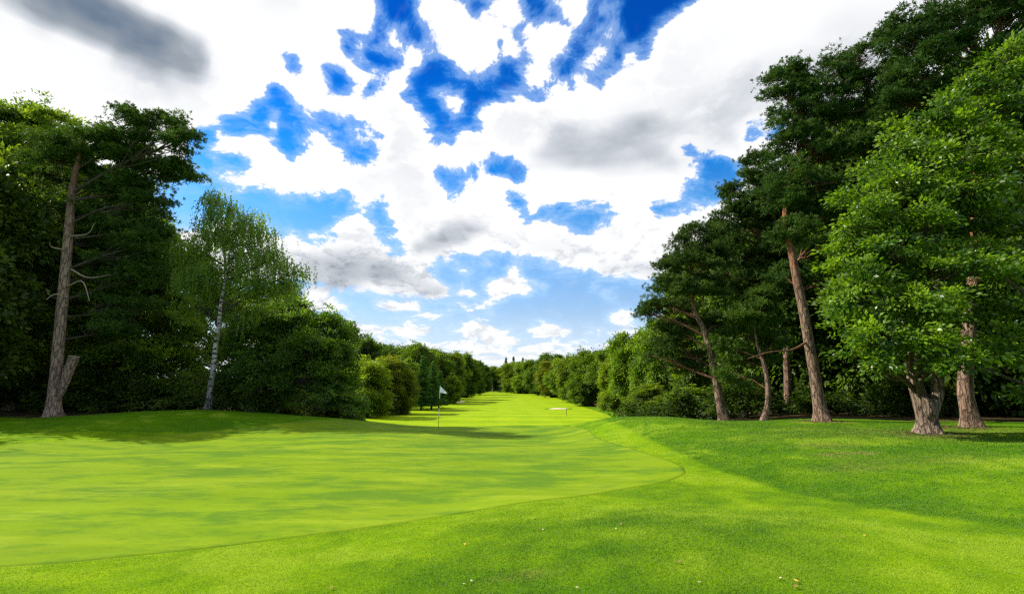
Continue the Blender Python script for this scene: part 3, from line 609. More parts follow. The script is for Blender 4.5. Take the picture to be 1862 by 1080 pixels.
# left pine
root, P, R, base = near_tree('pine_tree', 'tall pine on the left, bare pale trunk with sawn-off stub, dark crown sweeping right', 'pine tree', 95, 757, 26,
    [(101,690,0),(107,620,0),(118,500,0),(126,410,0),(131,350,0),(143,290,0),(155,245,0)], [.33,.29,.265,.255,.235,.21,.17,.11,.05],
    [(290,222,52,18,0),(235,212,36,14,0),(330,258,36,20,-.5),(250,262,60,22,0),(325,310,40,20,0),(205,285,60,22,.5),(280,310,48,22,0),(150,262,60,22,0),(105,290,50,22,.5),(230,345,62,26,-.5),(170,330,50,26,0),(270,375,42,24,0),(190,395,62,26,-1),(240,420,60,26,-1),(150,440,50,22,-1.5),(225,470,70,26,-1.5),(95,475,52,20,-1.5),(190,505,62,24,-1.5),(70,505,46,18,-1),(255,505,42,22,-.5),(215,545,52,22,-1),(270,445,36,22,0),(210,590,46,26,0),(185,250,34,14,0)],
    'pine', ('greybark', 'pine'), 4.2, .44, 150, .19, frac=.25, thick=.085, twigs='twig', seed=11, ridge=.035, flare=.30, up=.12, clear=300, color=(1.25, 1.3, 1.15))
V, Qd = tubes([(spline([[.24, -.05, .9], [.48, -.12, 1.9], [.58, -.14, 2.5], [.74, -.14, 3.30]], 16), np.interp(np.linspace(0, 1, 16), [0, .3, 1], [.10, .21, .25]))], 24, .03)
sb = put_child('stub', make_mesh('stub', V, Qd, 4, smooth=True), M['greybark'], root)
V, Qd = tubes([([[.738, -.14, 3.29], [.742, -.14, 3.31], [.742, -.14, 3.312]], [.247, .235, .001])], 24, .03)
put_child('cut_face', make_mesh('cut_face', V, Qd, 4), M['cutwood'], sb)
dl = []
for (u0, v0, u1, v1, u2, v2) in [(126,455,95,450,90,440),(124,520,150,512,163,548),(130,490,160,505,200,500),(128,430,160,425,172,405),(123,540,100,535,84,545)]:
    a, b, c = at(u0, v0, 26) - base, at(u1, v1, 25.6) - base, at(u2, v2, 25.3) - base
    dl.append((spline([a, b, c], 8), np.linspace(.06, .015, 8)))
V, Qd = tubes(dl, 6); put_child('dead_limbs', make_mesh('dead_limbs', V, Qd, 4, smooth=True), M['cutwood'], root)

# birch
near_tree('birch_tree', 'tall slender birch with white trunk and drooping twigs left of the fairway', 'birch tree', 378, 750, 27.5,
    [(381,715,0),(388,670,0),(392,630,0),(398,590,0),(402,550,0),(410,500,0),(406,440,0),(402,390,0),(400,360,0)], [.175,.155,.14,.125,.105,.085,.06,.04,.02],
    [(402,356,20,14,0),(398,372,28,20,0),(335,450,16,22,.5),(380,400,26,24,0),(420,385,24,22,0),(455,398,24,22,0),(440,425,38,26,0),(475,425,20,22,0),(395,435,46,28,0),(460,460,52,26,0),(375,465,34,28,.5),(500,468,30,18,0),(425,490,50,28,0),(520,492,28,16,0),(545,492,13,16,0),(370,510,36,26,.5),(475,515,46,26,.5),(512,525,30,22,.5),(400,545,44,26,.5),(450,560,40,24,.5),(355,500,20,26,0),(440,600,36,20,.6),(360,560,30,24,1.2)],
    'weep', ('birchbark', 'birch'), 4.6, .55, 46, .12, frac=.35, thick=.075, seed=5, color=(1.55, 1.65, 1.35), spread=1.4, ridge=.02, flare=.25, bottom=-.5, clear=525)

# round dark tree beside the birch
near_tree('broadleaf_tree', 'dark round-headed tree standing just right of the birch', 'tree', 462, 748, 30,
    [(466,700,0),(475,660,0),(490,620,0),(505,580,0)], [.34,.30,.24,.16,.07],
    [(500,590,48,32,0),(545,600,48,34,0),(585,600,36,30,0),(610,598,26,22,.5),(625,620,18,26,.5),(470,620,50,34,-.5),(560,640,66,40,-1),(610,655,34,40,0),(500,660,66,40,-1),(440,660,44,34,0),(560,690,66,36,-1),(490,700,50,28,-1),(610,700,34,34,0),(430,690,36,24,0),(535,560,30,20,1),(600,578,16,14,1),(625,735,40,16,.5)],
    'broad', ('bark', 'broad'), 4.4, .45, 50, .17, frac=.14, seed=21, color=(1.0, 1.2, 1.15))

# far-left wood edge
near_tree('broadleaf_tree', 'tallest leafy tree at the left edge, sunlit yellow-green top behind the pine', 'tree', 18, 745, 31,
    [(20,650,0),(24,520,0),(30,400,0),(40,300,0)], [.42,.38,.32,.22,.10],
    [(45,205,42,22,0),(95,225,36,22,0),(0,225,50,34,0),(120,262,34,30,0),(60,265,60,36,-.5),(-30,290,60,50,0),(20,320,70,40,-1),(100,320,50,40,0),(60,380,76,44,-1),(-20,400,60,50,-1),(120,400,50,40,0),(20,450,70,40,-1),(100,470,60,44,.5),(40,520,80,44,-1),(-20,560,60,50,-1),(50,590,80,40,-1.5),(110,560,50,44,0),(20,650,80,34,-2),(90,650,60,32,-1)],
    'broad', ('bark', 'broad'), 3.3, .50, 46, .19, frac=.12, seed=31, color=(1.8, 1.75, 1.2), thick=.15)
near_tree('broadleaf_tree', 'big dark leafy tree between the left pine and the birch', 'tree', 235, 748, 33,
    [(232,650,0),(238,560,0),(245,470,0)], [.36,.32,.25,.12],
    [(285,420,34,26,0),(240,400,46,30,0),(300,470,34,30,0),(210,450,60,40,0),(270,500,56,40,-1),(190,520,60,44,0),(310,530,34,40,0),(240,570,76,44,-1),(300,600,50,40,-1),(180,610,60,44,-.5),(250,650,80,40,-2),(170,670,56,34,-1),(320,660,40,40,0),(300,690,50,28,-1),(210,700,60,24,-1)],
    'broad', ('bark', 'broad'), 3.3, .50, 46, .19, frac=.12, seed=41, color=(1.25, 1.4, 1.1), thick=.14)
near_tree('broadleaf_tree', 'sunlit green tree showing behind the branches of the birch', 'tree', 345, 745, 37,
    [(346,650,0),(350,560,0),(352,500,0)], [.28,.25,.18,.08],
    [(345,475,26,22,0),(320,500,26,26,0),(370,500,40,30,0),(345,540,48,34,0),(400,545,44,34,1),(330,590,44,36,0),(400,600,50,36,0),(350,640,56,36,-.5),(420,650,44,36,0),(340,690,50,30,-.5),(400,700,50,26,0)],
    'broad', ('bark', 'broad'), 2.9, .5, 40, .20, frac=.2, seed=51, color=(2.0, 1.9, 1.2))
near_tree('broadleaf_tree', 'light green tree rising behind the dark round-headed tree', 'tree', 520, 742, 40,
    [(520,650,0),(515,580,0)], [.28,.24,.10],
    [(500,545,34,22,0),(530,560,34,24,0),(465,560,34,26,0),(490,590,50,30,0),(550,590,34,26,0),(440,600,34,30,0),(520,640,60,30,0)],
    'broad', ('bark', 'broad'), 3.2, .6, 40, .22, frac=.12, seed=61, color=(1.7, 1.7, 1.1))

# ---- right side
RP = dict(style='pine', mats=('pinebark', 'pine'), dens=4.6, size=.36, count=160, leaf=.165, frac=.32, thick=.10, twigs='redtwig', ridge=.04, flare=.35)
near_tree('pine_tree', 'leaning red-barked pine farthest left of the pines on the right', 'pine tree', 1317, 771, 24.5,
    [(1309,730,0),(1302,690,0),(1292,640,0),(1280,600,0),(1262,560,0),(1255,500,0),(1262,450,0)], [.24,.21,.20,.18,.16,.13,.10,.07,.03],
    [(1266,420,26,16,0),(1240,448,32,18,0),(1285,450,36,22,0),(1222,480,24,16,0),(1260,485,44,24,-.5),(1215,515,32,20,0),(1175,570,22,13,0),(1198,556,28,16,0),(1250,525,46,24,-.5),(1225,560,36,20,-.5),(1290,525,32,26,0),(1215,605,36,20,-.5),(1255,590,36,20,-1),(1235,640,36,20,-1),(1205,650,26,18,-.5),(1300,480,34,24,.5),(1250,670,30,16,-.5),(1305,590,24,22,0)],
    seed=71, clear=545, **RP)
near_tree('pine_tree', 'small slim pine with low bushy needles, second from left on the right side', 'pine tree', 1390, 773, 22.5,
    [(1396,730,0),(1395,690,0),(1387,655,0),(1376,622,0),(1370,580,0)], [.14,.125,.115,.10,.08,.05,.02],
    [(1370,560,36,18,0),(1345,578,32,16,0),(1395,585,34,18,0),(1362,608,46,18,-.4),(1330,632,28,14,0),(1405,620,28,16,0),(1345,648,32,14,-.4),(1322,680,24,12,0),(1350,698,28,12,-.4),(1385,655,26,13,-.3),(1385,538,30,18,.3)],
    seed=81, clear=600, color=(1.35, 1.35, 1.1), **{**RP, 'thick': .05})
near_tree('pine_tree', 'straight dark-stemmed pine set back between the right-hand pines', 'pine tree', 1434, 765, 28,
    [(1432,700,0),(1430,640,0),(1430,560,0),(1420,460,0),(1405,370,0),(1398,310,0)], [.22,.20,.19,.18,.15,.11,.08,.03],
    [(1395,285,26,14,0),(1368,292,20,13,0),(1360,325,34,20,0),(1405,330,40,24,0),(1335,355,28,20,0),(1375,375,44,24,-.5),(1325,395,34,22,0),(1370,420,50,24,-.5),(1305,425,30,20,0),(1330,455,40,22,-.5),(1390,460,44,24,-.5),(1420,400,40,28,0),(1350,495,44,22,-.5),(1405,505,40,22,-.5),(1330,530,36,22,0),(1440,470,36,28,0),(1380,540,40,22,-.6)],
    seed=91, clear=520, color=(.95, 1.0, .9), **RP)
root, P, R, base = near_tree('pine_tree', 'largest leaning pine on the right, orange upper trunk under a broad dark crown', 'pine tree', 1496, 766, 20,
    [(1488,725,0),(1482,685,0),(1472,630,0),(1460,560,0),(1449,510,0),(1438,450,0),(1428,390,0),(1440,310,0),(1470,230,0)], [.27,.235,.22,.205,.195,.18,.165,.145,.12,.08,.04],
    [(1436,133,34,15,0),(1405,150,20,12,0),(1470,150,32,16,0),(1430,175,40,16,0),(1520,125,34,18,0),(1575,100,36,18,0),(1610,62,24,14,0),(1500,175,50,20,0),(1560,150,46,20,0),(1450,215,50,22,0),(1530,210,60,26,0),(1590,190,40,26,0),(1440,260,44,24,0),(1500,265,54,28,-.5),(1570,260,44,28,0),(1435,310,36,24,0),(1490,330,54,30,-.5),(1440,365,44,26,0),(1495,395,46,28,-.4),(1440,420,44,24,-.4),(1475,455,46,24,-.4),(1400,345,28,20,0),(1425,500,34,20,-.4),(1490,510,34,22,0),(1630,130,36,24,0)],
    seed=101, clear=440, color=(.85, 1.0, .85), **{**RP, 'dens': 5.0, 'thick': .12})
lmb = [(spline([at(1470,620,20) - base, at(1440,636,19.6) - base, at(1400,640,19.3) - base, at(1360,652,19.2) - base], 12), np.linspace(.055, .02, 12))]
V, Qd = tubes(lmb, 6); put_child('bare_limb', make_mesh('bare_limb', V, Qd, 4, smooth=True), M['redtwig'], root)
near_tree('pine_tree', 'thick-trunked pine at the far right, its dark crown reaching the top corner', 'pine tree', 1768, 779, 17.3,
    [(1759,735,0),(1755,700,0),(1760,620,0),(1770,520,0),(1775,400,0),(1780,250,0),(1790,120,0)], [.26,.235,.23,.225,.21,.19,.16,.12,.06],
    [(1632,38,20,14,0),(1650,75,34,18,0),(1700,35,38,20,0),(1740,70,44,24,0),(1765,10,44,22,0),(1820,35,50,26,0),(1690,105,46,24,0),(1660,140,36,24,0),(1870,80,44,34,0),(1850,-10,50,30,0),(1790,110,50,30,0),(1740,150,60,30,0),(1640,180,40,30,.5),(1700,220,60,40,1),(1860,150,50,40,.5),(1600,250,40,30,1)],
    seed=111, color=(.75, .9, .8), **{**RP, 'frac': .3, 'thick': .13, 'size': .36, 'leaf': .18, 'dens': 5.0})

# the broadleaf in front
LIT = lambda V: 1.0
root, P, R, base = near_tree('broadleaf_tree', 'bright leafy tree at right with stout forked trunk standing on the grass', 'tree', 1689, 789, 15.6,
    [(1684,760,0),(1673,725,0),(1662,690,0),(1664,640,0),(1690,560,0),(1720,440,.4),(1750,300,.6),(1790,180,.6)], [.30,.25,.215,.20,.18,.16,.13,.09,.04],
    [(1835,95,30,22,0),(1800,130,36,24,0),(1858,140,36,30,0),(1765,160,36,24,0),(1720,195,36,24,0),(1810,190,54,34,0),(1675,230,34,26,0),(1745,240,54,34,-.5),(1640,275,34,24,0),(1690,290,54,34,-.5),(1790,280,60,40,-.5),(1600,315,34,26,0),(1640,340,50,34,-.6),(1730,350,64,40,-1),(1560,355,34,26,0),(1590,395,50,34,-.6),(1680,415,64,40,-1),(1790,390,60,44,-.6),(1550,420,38,30,-.3),(1620,460,60,38,-1),(1540,480,34,28,-.3),(1530,455,28,24,0),(1700,490,70,40,-1.4),(1570,520,50,34,-1),(1640,545,60,36,-1.4),(1525,555,30,24,-.4),(1550,590,40,28,-.8),(1720,570,60,36,-1.4),(1610,610,56,32,-1.4),(1560,640,34,20,-1),(1680,625,56,26,-1.6),(1612,655,36,18,-1.4),(1712,658,36,14,-1.6),(1800,480,56,40,-.6),(1850,300,40,50,0),(1870,420,50,50,0),(1750,650,30,14,-1.8),(1775,560,50,34,-1),(1785,470,50,34,-1),(1770,400,50,30,-1),(1760,330,50,34,-1)],
    'broad', ('bark', 'oak'), 3.3, .40, 50, .15, frac=.22, thick=.12, seed=121, ridge=.075, flare=.30, color=(.92, 1.05, .95), bottom=-.9, shoots=.28)
# second stem rising from the fork, and the mossy burl
f0 = at(1694, 750, 15.40) - base
V, Qd = tubes([(spline([f0 + [-.04, .05, -.6], f0, at(1704, 718, 15.35) - base, at(1706, 685, 15.35) - base, at(1712, 620, 15.5) - base], 22), np.interp(np.linspace(0, 1, 22), [0, .3, 1], [.14, .185, .14]))], 24, .06)
put_child('stem', make_mesh('stem', V, Qd, 4, smooth=True), M['bark'], root)
bb = at(1688, 738, 15.22) - base
V, Qd = tubes([(spline([bb + [.02, .1, -.42], bb + [0, -.02, -.2], bb, bb + [-.03, .0, .2], bb + [-.04, .12, .34]], 14), np.interp(np.linspace(0, 1, 14), [0, .25, .6, 1], [.03, .17, .16, .03]))], 18, .10)
put_child('burl', make_mesh('burl', V, Qd, 4, smooth=True), M['bark'], root)
# tree outside the right edge, its boughs hanging into view
near_tree('broadleaf_tree', 'low glossy boughs reaching in from the right edge above the thick pine trunk', 'tree', 2060, 830, 13.6,
    [(2050,700,0),(2040,560,0),(2040,420,0)], [.25,.22,.16,.08],
    [(1760,648,36,14,-.3),(1800,640,40,18,0),(1845,650,44,18,0),(1735,660,20,9,-.4),(1870,610,50,30,0),(1820,615,40,18,.3),(1890,540,60,34,0),(1830,500,38,16,-.2),(1800,485,24,10,-.3),(1870,480,44,20,0),(1940,450,70,60,.5),(1960,580,80,70,.5),(1900,650,50,22,0),(2050,480,100,90,1),(1870,720,20,10,0),(2080,620,90,60,1)],
    'broad', ('bark', 'oak'), 4.2, .36, 48, .15, frac=.16, thick=.08, seed=131, color=(1.05, 1.15, 1.1), bottom=-.9)

# ---------------------------------------------------------------- generic trees, copied
def proto_parts(kind, seed):
    rng = np.random.default_rng(seed); hgt = 10.0
    if kind == 'spruce':
        lb = []; zs = np.linspace(1.0, 9.6, 20)
        for z in zs:
            r = 2.3 * (1 - (z - .6) / 9.6) ** .85 + .12
            lb.append((np.array([rng.normal() * .05, rng.normal() * .05, z]), np.array([r, r, .30])))
        C, O, LI = shell(rng, lb, 9, .15, -.9, .02); V, t = foliage(rng, C, O, 'pine', .22, 34, .28)
        P = np.array([[0, 0, 0], [0, 0, 5.], [0, 0, 9.8]]); rad = [.18, .12, .02]
    else:
        if kind == 'tall':     # high crown on a bare stem
            n_, z0, z1, rr, rl = 16, 5.8, 9.2, 1.5, .9
        elif kind == 'open':
            n_, z0, z1, rr, rl = 20, 4.2, 9.0, 2.5, .95
        elif kind == 'bush':
            n_, z0, z1, rr, rl = 22, .8, 8.6, 3.4, 1.9
        else:
            n_, z0, z1, rr, rl = 44, 1.2, 8.4 + .3 * (seed % 3), 2.8, 1.2 + .25 * (seed % 4)
        lb = []
        for i in range(n_):
            z = rng.uniform(z0, z1); f = (z - z0) / (z1 - z0); prof = (1 - abs((f - .40) / .68) ** 2.1) ** .5 if abs(f - .40) < .66 else .3
            a = i * 2.4 + rng.normal() * .3; q = rr * prof * rng.uniform(.55, 1.0)
            s = rl * rng.uniform(.5, 1.25) * (.75 + .3 * prof)
            lb.append((np.array([math.cos(a) * q, math.sin(a) * q, z]), np.array([s, s, s * .8])))
        if kind != 'round': lb.append((np.array([0, 0, 9.0]), np.array([rl * .8] * 3)))
        style = 'weep' if kind == 'open' and seed % 2 else 'broad'
        dens, cnt, lf = {'round': (4.6, 30, .28), 'tall': (5.0, 30, .26), 'open': (4.0, 30, .24), 'bush': (3.2, 30, .32)}[kind]
        C, O, LI = shell(rng, lb, dens, .45, -.8, .22); V, t = foliage(rng, C, O, 'broad', .66, cnt, lf)
        P = spline([[0, 0, 0], [.1, .05, 3.], [-.1, .1, 6.], [0, 0, 8.6]], 14); rad = np.linspace(.26, .05, 14)
    cm = make_mesh('crown', V, np.arange(len(V)).reshape(-1, 4), 4, {'tint': ('FACE', t)})
    tm, Pp, R = trunk_mesh('trunk', P, list(rad), .04, 12, 20, .3)
    ex = [(Pp, R)]
    bm = None
    if kind != 'spruce': bm = branch_mesh('branches', rng, Pp, R, lb, C, LI, .03, .09)
    return cm, tm, bm
PROTO = {}; SIZE = {}
def get_proto(kind, var):
    if (kind, var) not in PROTO:
        cm, tm, bm = proto_parts(kind, {'round': 200, 'tall': 300, 'open': 400, 'bush': 500, 'spruce': 600}[kind] + var)
        cm.materials.append(M['pine'] if kind == 'spruce' else M['broad']); tm.materials.append(M['bark'])
        if bm: bm.materials.append(M['twig'])
        co_ = np.empty(len(cm.vertices) * 3, np.float32); cm.vertices.foreach_get('co', co_); co_ = co_.reshape(-1, 3)
        SIZE[kind, var] = (float(np.percentile(np.hypot(co_[:, 0], co_[:, 1]), 97)) * 2, float(np.percentile(co_[:, 2], 99.7)))
        PROTO[kind, var] = (cm, tm, bm)
    return PROTO[kind, var]
def top_z(v, D):
    d = ray(CX, v); return EYE + d[2] * D / d[1]
def place_tree(kind, var, u, D, vtop, wpx, label, color=(1, 1, 1), group=None, cat='tree', name=None, vb=730, rot=None):
    x = at(u, vb, D)[0]; z = h1(x, D); hh = top_z(vtop, D) - z
    w = wpx * pxm(u, vb - 40, D); cm, tm, bm = get_proto(kind, var); nw, nh = SIZE[kind, var]
    root = empty(name or {'spruce': 'spruce_tree', 'bush': 'shrub'}.get(kind, 'broadleaf_tree'), (x, D, z), label, cat, group)
    root.rotation_euler = (0, 0, rot if rot is not None else random.uniform(0, 2 * PI)); ws = 1.28 if kind == 'round' else 1.1; root.scale = (w / nw * ws, w / nw * ws, hh / nh)
    for nm, me in (('crown', cm), ('trunk', tm), ('branches', bm)):
        if me is None: continue
        o = bpy.data.objects.new(nm, me); COL.objects.link(o); o.parent = root
        if nm == 'crown': o.color = (*color, 1)
    return root
T = place_tree
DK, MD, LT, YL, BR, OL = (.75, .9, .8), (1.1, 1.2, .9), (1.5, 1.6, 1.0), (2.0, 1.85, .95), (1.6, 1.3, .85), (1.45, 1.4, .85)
# left row, near to far
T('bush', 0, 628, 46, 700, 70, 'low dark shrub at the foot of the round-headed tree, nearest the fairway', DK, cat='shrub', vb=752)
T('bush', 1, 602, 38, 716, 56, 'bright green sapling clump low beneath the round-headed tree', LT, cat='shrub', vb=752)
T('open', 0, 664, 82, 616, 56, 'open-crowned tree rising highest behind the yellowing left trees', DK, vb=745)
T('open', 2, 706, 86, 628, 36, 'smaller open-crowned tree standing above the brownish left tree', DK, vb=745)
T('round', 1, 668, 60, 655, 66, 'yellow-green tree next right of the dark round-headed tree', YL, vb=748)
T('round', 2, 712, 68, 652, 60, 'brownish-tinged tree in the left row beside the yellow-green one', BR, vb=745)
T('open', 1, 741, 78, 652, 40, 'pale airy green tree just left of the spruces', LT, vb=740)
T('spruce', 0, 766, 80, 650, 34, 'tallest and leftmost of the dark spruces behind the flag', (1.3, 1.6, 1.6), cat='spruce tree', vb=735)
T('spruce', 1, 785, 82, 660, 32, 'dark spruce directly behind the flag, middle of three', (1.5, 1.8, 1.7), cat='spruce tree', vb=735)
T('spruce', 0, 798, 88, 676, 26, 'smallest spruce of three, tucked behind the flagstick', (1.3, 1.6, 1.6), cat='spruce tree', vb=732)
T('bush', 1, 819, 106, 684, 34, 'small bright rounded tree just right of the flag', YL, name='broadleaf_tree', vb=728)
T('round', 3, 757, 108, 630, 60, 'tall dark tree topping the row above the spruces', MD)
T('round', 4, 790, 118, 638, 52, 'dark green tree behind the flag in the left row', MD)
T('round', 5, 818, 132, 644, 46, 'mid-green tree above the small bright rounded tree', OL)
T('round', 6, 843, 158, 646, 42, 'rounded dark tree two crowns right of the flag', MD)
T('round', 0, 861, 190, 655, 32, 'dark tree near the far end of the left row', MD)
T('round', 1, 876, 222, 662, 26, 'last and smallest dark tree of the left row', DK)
# far end
T('tall', 0, 884, 268, 668, 22, 'thin-stemmed tree at the far left of the fairway end', LT, vb=712)
T('tall', 1, 896, 272, 666, 20, 'pale-crowned thin tree in the middle of the fairway end', LT, vb=712)
T('tall', 0, 909, 270, 668, 22, 'thin-stemmed tree at the far end just left of the two spires', OL, vb=712)
T('spruce', 1, 920, 262, 652, 14, 'left one of the pointed spires at the far end', DK, cat='spruce tree', vb=712)
T('spruce', 0, 934, 262, 650, 14, 'right one of the pointed spires at the far end', DK, cat='spruce tree', vb=712)
T('spruce', 1, 951, 250, 652, 12, 'pointed spire poking above the first rounded right-hand trees', DK, cat='spruce tree', vb=713)
# right row, far to near
T('round', 2, 936, 240, 661, 38, 'farthest rounded tree of the right row under the spires', OL, vb=714)
T('round', 3, 958, 218, 659, 40, 'second farthest rounded tree of the right row', LT, vb=716)
T('round', 4, 978, 190, 655, 40, 'green tree left of the reddish-brown crown in the right row', MD, vb=718)
T('round', 5, 1008, 180, 646, 62, 'dark broad crown rising behind the right row', DK, vb=718)
T('round', 6, 1002, 152, 659, 42, 'reddish-brown tinged crown in the middle of the right row', BR, vb=722)
T('round', 0, 1024, 138, 654, 44, 'bright green tree right of the reddish-brown crown', LT, vb=725)
T('round', 1, 1046, 118, 650, 52, 'olive green tree overhanging the right bunker side', OL, vb=730)
T('round', 2, 1073, 98, 642, 60, 'tree with a visible trunk standing forward on the right of the fairway', MD, vb=738)
T('open', 2, 1100, 88, 638, 54, 'tall mid-green tree behind the one with the visible trunk', MD, vb=742)
T('round', 3, 1122, 76, 650, 52, 'yellow-leaved tree hanging down where the right ridge begins', YL, vb=748)
T('round', 4, 1160, 62, 606, 70, 'large light green tree left of the pines above the ridge', LT, vb=752)
T('round', 5, 1205, 54, 585, 74, 'bright green tree right behind the leftmost leaning pine', (1.25, 1.4, .9), vb=756)
T('bush', 0, 1190, 44, 700, 90, 'broad green shrub at the wood edge on the right ridge', OL, cat='shrub', vb=762)
T('bush', 1, 1262, 36, 705, 84, 'light green shrub between the ridge and the leaning pine trunk', LT, cat='shrub', vb=768)
# wood behind the pines
GW = 'dark trees filling the wood behind the right-hand pines'
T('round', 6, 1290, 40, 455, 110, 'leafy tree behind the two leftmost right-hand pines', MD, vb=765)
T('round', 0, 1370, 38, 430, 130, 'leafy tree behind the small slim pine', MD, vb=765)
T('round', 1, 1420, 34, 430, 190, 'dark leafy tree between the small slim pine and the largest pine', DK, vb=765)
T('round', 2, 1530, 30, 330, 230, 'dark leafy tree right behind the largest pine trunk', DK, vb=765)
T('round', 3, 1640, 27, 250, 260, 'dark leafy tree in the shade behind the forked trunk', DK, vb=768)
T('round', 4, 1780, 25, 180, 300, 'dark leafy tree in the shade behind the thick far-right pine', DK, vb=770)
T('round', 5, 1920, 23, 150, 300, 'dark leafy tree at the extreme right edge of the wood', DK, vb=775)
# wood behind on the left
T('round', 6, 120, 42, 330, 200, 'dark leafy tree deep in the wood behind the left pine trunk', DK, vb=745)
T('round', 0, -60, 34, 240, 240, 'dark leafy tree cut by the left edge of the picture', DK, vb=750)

for (x_, y_, h_, w_) in [(-30.5, 24, 15, 7.5), (-33, 17.5, 13, 7)]:
    cm_, tm_0, bm_ = get_proto('round', 1); rt = empty('broadleaf_tree', (x_, y_, h1(x_, y_)), 'leafy tree standing just outside the left edge, shading the mound', 'tree', 'trees outside the left edge'); rt.scale = (w_ / 7.6, w_ / 7.6, h_ / 10); rt.rotation_euler = (0, 0, x_)
    for nm, me in (('crown', cm_), ('trunk', tm_0), ('branches', bm_)): o = bpy.data.objects.new(nm, me); COL.objects.link(o); o.parent = rt
# low growth closing the wood floor
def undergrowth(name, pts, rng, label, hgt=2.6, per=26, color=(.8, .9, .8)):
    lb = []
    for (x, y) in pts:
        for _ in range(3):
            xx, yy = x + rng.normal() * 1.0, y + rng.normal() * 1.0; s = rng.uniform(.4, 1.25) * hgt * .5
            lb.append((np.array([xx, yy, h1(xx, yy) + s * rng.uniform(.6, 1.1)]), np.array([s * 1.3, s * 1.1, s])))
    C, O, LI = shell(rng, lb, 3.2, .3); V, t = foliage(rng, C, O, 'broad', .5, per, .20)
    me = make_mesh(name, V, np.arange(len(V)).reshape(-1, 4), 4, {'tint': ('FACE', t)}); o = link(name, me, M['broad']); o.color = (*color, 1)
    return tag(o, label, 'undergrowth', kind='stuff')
rg = np.random.default_rng(77)
lp = [(x, 31.5 + .12 * (x + 45) ** 1.0 * 0 + rg.normal() * .8) for x in np.arange(-50, -15, 1.7)] + [(x, 38 + rg.normal()) for x in np.arange(-56, -14, 2.2)]
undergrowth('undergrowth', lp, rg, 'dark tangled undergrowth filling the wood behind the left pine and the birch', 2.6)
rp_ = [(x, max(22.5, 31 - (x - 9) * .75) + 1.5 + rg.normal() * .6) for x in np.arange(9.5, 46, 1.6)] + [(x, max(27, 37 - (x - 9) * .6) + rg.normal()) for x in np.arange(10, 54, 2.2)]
undergrowth('undergrowth', rp_, rg, 'dark tangled undergrowth filling the wood behind the right-hand pines', 1.75, color=(.5, .6, .5))  # leaf colour darkened to stand in for the deep shade of the wood
# far-off wood masses beyond the first rows
def far_wood(rng):
    lb = []
    for i in range(34): lb.append((rng.uniform(-34, 26), rng.uniform(296, 318), rng.uniform(11.5, 15.0)))
    for y in np.arange(66, 290, 6.5): lb.append((-30 - rng.uniform(0, 6), y, rng.uniform(13, 16.5))); lb.append((25.5 + rng.uniform(0, 6) - max(0, y - 200) * .09, y, rng.uniform(12, 15)))
    L = []
    for x, y, z in lb:
        for _ in range(9):
            s = rng.uniform(1.8, 3.0); L.append((np.array([x + rng.normal() * 2.2, y + rng.normal() * 2.0, -2.4 + z * rng.uniform(.15, .80)]), np.array([s * 1.1, s * 1.1, s])))
    C, O, LI = shell(rng, L, .55, .5); V, t = foliage(rng, C, O, 'broad', 1.3, 22, .62)
    me = make_mesh('distant_wood', V, np.arange(len(V)).reshape(-1, 4), 4, {'tint': ('FACE', t)}); o = link('distant_wood', me, M['broad']); o.color = (.95, 1.05, .95, 1)
    tag(o, 'dark green distant wood closing the far end and backs of both tree rows', 'wood', kind='stuff')
far_wood(np.random.default_rng(5))

# ---------------------------------------------------------------- flag
fx_, fy_ = at(797, 780, 24)[0], 24.0; fz_ = h1(fx_, fy_)
flag = empty('golf_flag', (fx_, fy_, fz_), 'white flag on a thin striped flagstick standing on the putting green', 'golf flag')
top = np.array([.03, 0, 2.13]); wh, dk = plain('white_pole_paint', (.8, .8, .8), .4), plain('black_pole_paint', (.03, .03, .03), .4)
for (a, b, mt) in [(-.10, .62, dk), (.62, 1.02, wh), (1.02, 1.50, dk), (1.50, 2.15, wh)]:
    V, Qd = tubes([([top * (a / 2.13), top * (b / 2.13)], [.011, .011])], 12); put_child('pole_section', make_mesh('pole_section', V, Qd, 4, smooth=True), mt, flag)
nx, nz_ = 15, 9; VV = []
for i in range(nx):
    for j in range(nz_):
        s, t = i / (nx - 1), j / (nz_ - 1)
        # cloth: hoist 0.33 high, drooping towards the fly
        zt, zb = 2.11 - .02 * s - .30 * s ** 1.15, 1.79 - .05 * s; zz = zt * (1 - t) + zb * t
        VV.append((.035 + .345 * s, .035 * math.sin(s * 7 + t * 2) * s ** .6 , zz))
fc = [(i * nz_ + j, (i + 1) * nz_ + j, (i + 1) * nz_ + j + 1, i * nz_ + j + 1) for i in range(nx - 1) for j in range(nz_ - 1)]
fm, n = new_mat('flag_cloth'); d1 = n.n('ShaderNodeBsdfDiffuse'); d1.inputs[0].default_value = (.82, .84, .88, 1); d2 = n.n('ShaderNodeBsdfTranslucent'); d2.inputs[0].default_value = (.8, .82, .86, 1)
ms = n.n('ShaderNodeMixShader'); ms.inputs[0].default_value = .35; n.t.links.new(d1.outputs[0], ms.inputs[1]); n.t.links.new(d2.outputs[0], ms.inputs[2]); o = n.n('ShaderNodeOutputMaterial'); n.t.links.new(ms.outputs[0], o.inputs[0])
put_child('flag_cloth', make_mesh('flag_cloth', VV, fc, 4, smooth=True), fm, flag)

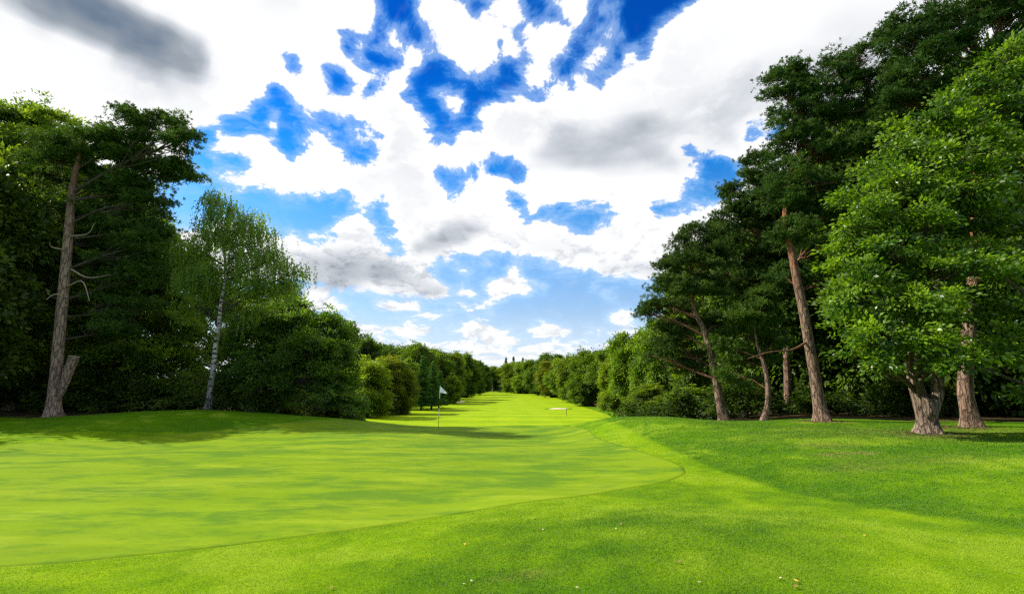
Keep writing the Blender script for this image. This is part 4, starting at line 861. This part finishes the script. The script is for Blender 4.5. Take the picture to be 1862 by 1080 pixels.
# ---------------------------------------------------------------- small things on the grass
leafm = {'pale': plain('pale_dead_leaf', (.42, .38, .24), .7), 'yellow': plain('yellow_leaf', (.50, .30, .04), .7), 'brown': plain('brown_dead_leaf', (.22, .11, .05), .7)}
def fallen(u, v, kind, s, label, group):
    x, y = hit(u, v); z = h1(x, y); a = random.uniform(0, 6.3); V = []; k = 7
    for i in range(k):
        t = i / (k - 1); w = .32 * math.sin(PI * t ** .8) * (1 + .25 * math.sin(t * 18)); zc = .10 + .22 * (t - .5) ** 2
        V += [(t - .5, -w, zc + .22 * abs(w)), (t - .5, 0, zc - .02), (t - .5, w, zc + .30 * abs(w))]
    f = [(3 * i + j, 3 * i + 3 + j, 3 * i + 4 + j, 3 * i + 1 + j) for i in range(k - 1) for j in range(2)]
    o = link('fallen_leaf', make_mesh('fallen_leaf', np.array(V) * s, f, 4), leafm[kind], None, (x, y, z + .018)); o.rotation_euler = (.1, .12, a)
    tag(o, label, 'leaf', group)
G1 = 'pale fallen leaves on the grass'
for u, v in [(843,1067),(857,1061),(1120,966),(1404,971),(1049,1074),(1578,852),(1531,869),(987,966),(1726,915),(1806,790),(1272,1064),(1420,1060)]: fallen(u, v, 'pale', .030, 'small pale fallen leaf lying on the mown grass', G1)
G2 = 'yellow fallen leaves on the grass'
for u, v in [(845,993),(1573,978),(1448,1061),(1670,905)]: fallen(u, v, 'yellow', .04, 'small yellow fallen leaf lying on the mown grass', G2)
G3 = 'brown fallen leaves on the grass'
for u, v in [(601,1073),(1448,1076),(1235,1028),(1044,914),(1129,957),(1531,980)]: fallen(u, v, 'brown', .045, 'small brown dead leaf lying on the mown grass', G3)
# bits of bark and needle litter round the right-hand trunks
rgl = np.random.default_rng(12); LV = []
for bx, by, ra in [(13.6, 15.5, 1.1), (16.2, 17.2, 1.0), (13.1, 19.9, 1.0), (-25.9, 26, 1.3)]:
    k = 420; aa, rr_ = rgl.uniform(0, 2 * PI, k), ra * (.30 + .8 * rgl.random(k) ** 1.3); xx, yy = bx + rr_ * np.cos(aa), by + rr_ * np.sin(aa)
    cc = np.column_stack([xx, yy, H(xx, yy) + .012]); ax = unit(np.column_stack([rgl.normal(size=(k, 2)), rgl.normal(size=k) * .12])); LV.append(leaf_quads(cc, ax, np.column_stack([rgl.normal(size=(k, 2)) * .2, np.ones(k)]), rgl.uniform(.05, .15, k), rgl.uniform(.012, .035, k)))
LV = np.concatenate(LV); litm = leaf_mat('bark_litter', (.05, .03, .018), (.24, .16, .09), .05)
tag(link('litter', make_mesh('litter', LV, np.arange(len(LV)).reshape(-1, 4), 4, {'tint': ('FACE', rgl.random(len(LV) // 4))}), litm), 'brown bark flakes and needle litter scattered round the tree feet', 'litter', kind='stuff')
# thin marker stake on the fairway
sx, sy = hit(1030, 755); V, Qd = tubes([([[0, 0, -.1], [0, 0, .9]], [.04, .035])], 8)
tag(link('marker_stake', make_mesh('marker_stake', V, Qd, 4), plain('stake_wood', (.10, .07, .05)), None, (sx, sy, h1(sx, sy))), 'thin dark marker stake standing on the fairway in front of the right bunker', 'stake')
# tuft of rank brown grass on the ridge
tx, ty = at(1117, 762, 27)[0], 27.2; rgx = np.random.default_rng(8); nb = 500
c = rgx.normal(size=(nb, 3)) * [.16, .12, 0]; ax = unit(rgx.normal(size=(nb, 3)) * .5 + [0, 0, 1]); V = leaf_quads(c + ax * .09, ax, rgx.normal(size=(nb, 3)), rgx.uniform(.14, .26, nb), np.full(nb, .022))
tm_ = leaf_mat('dry_grass_blades', (.10, .07, .02), (.22, .16, .05), .3)
tag(link('grass_tuft', make_mesh('grass_tuft', V, np.arange(len(V)).reshape(-1, 4), 4, {'tint': ('FACE', rgx.random(nb))}), tm_, None, (tx, ty, h1(tx, ty))), 'small brown tuft of rank grass on the crest of the right ridge', 'grass tuft')
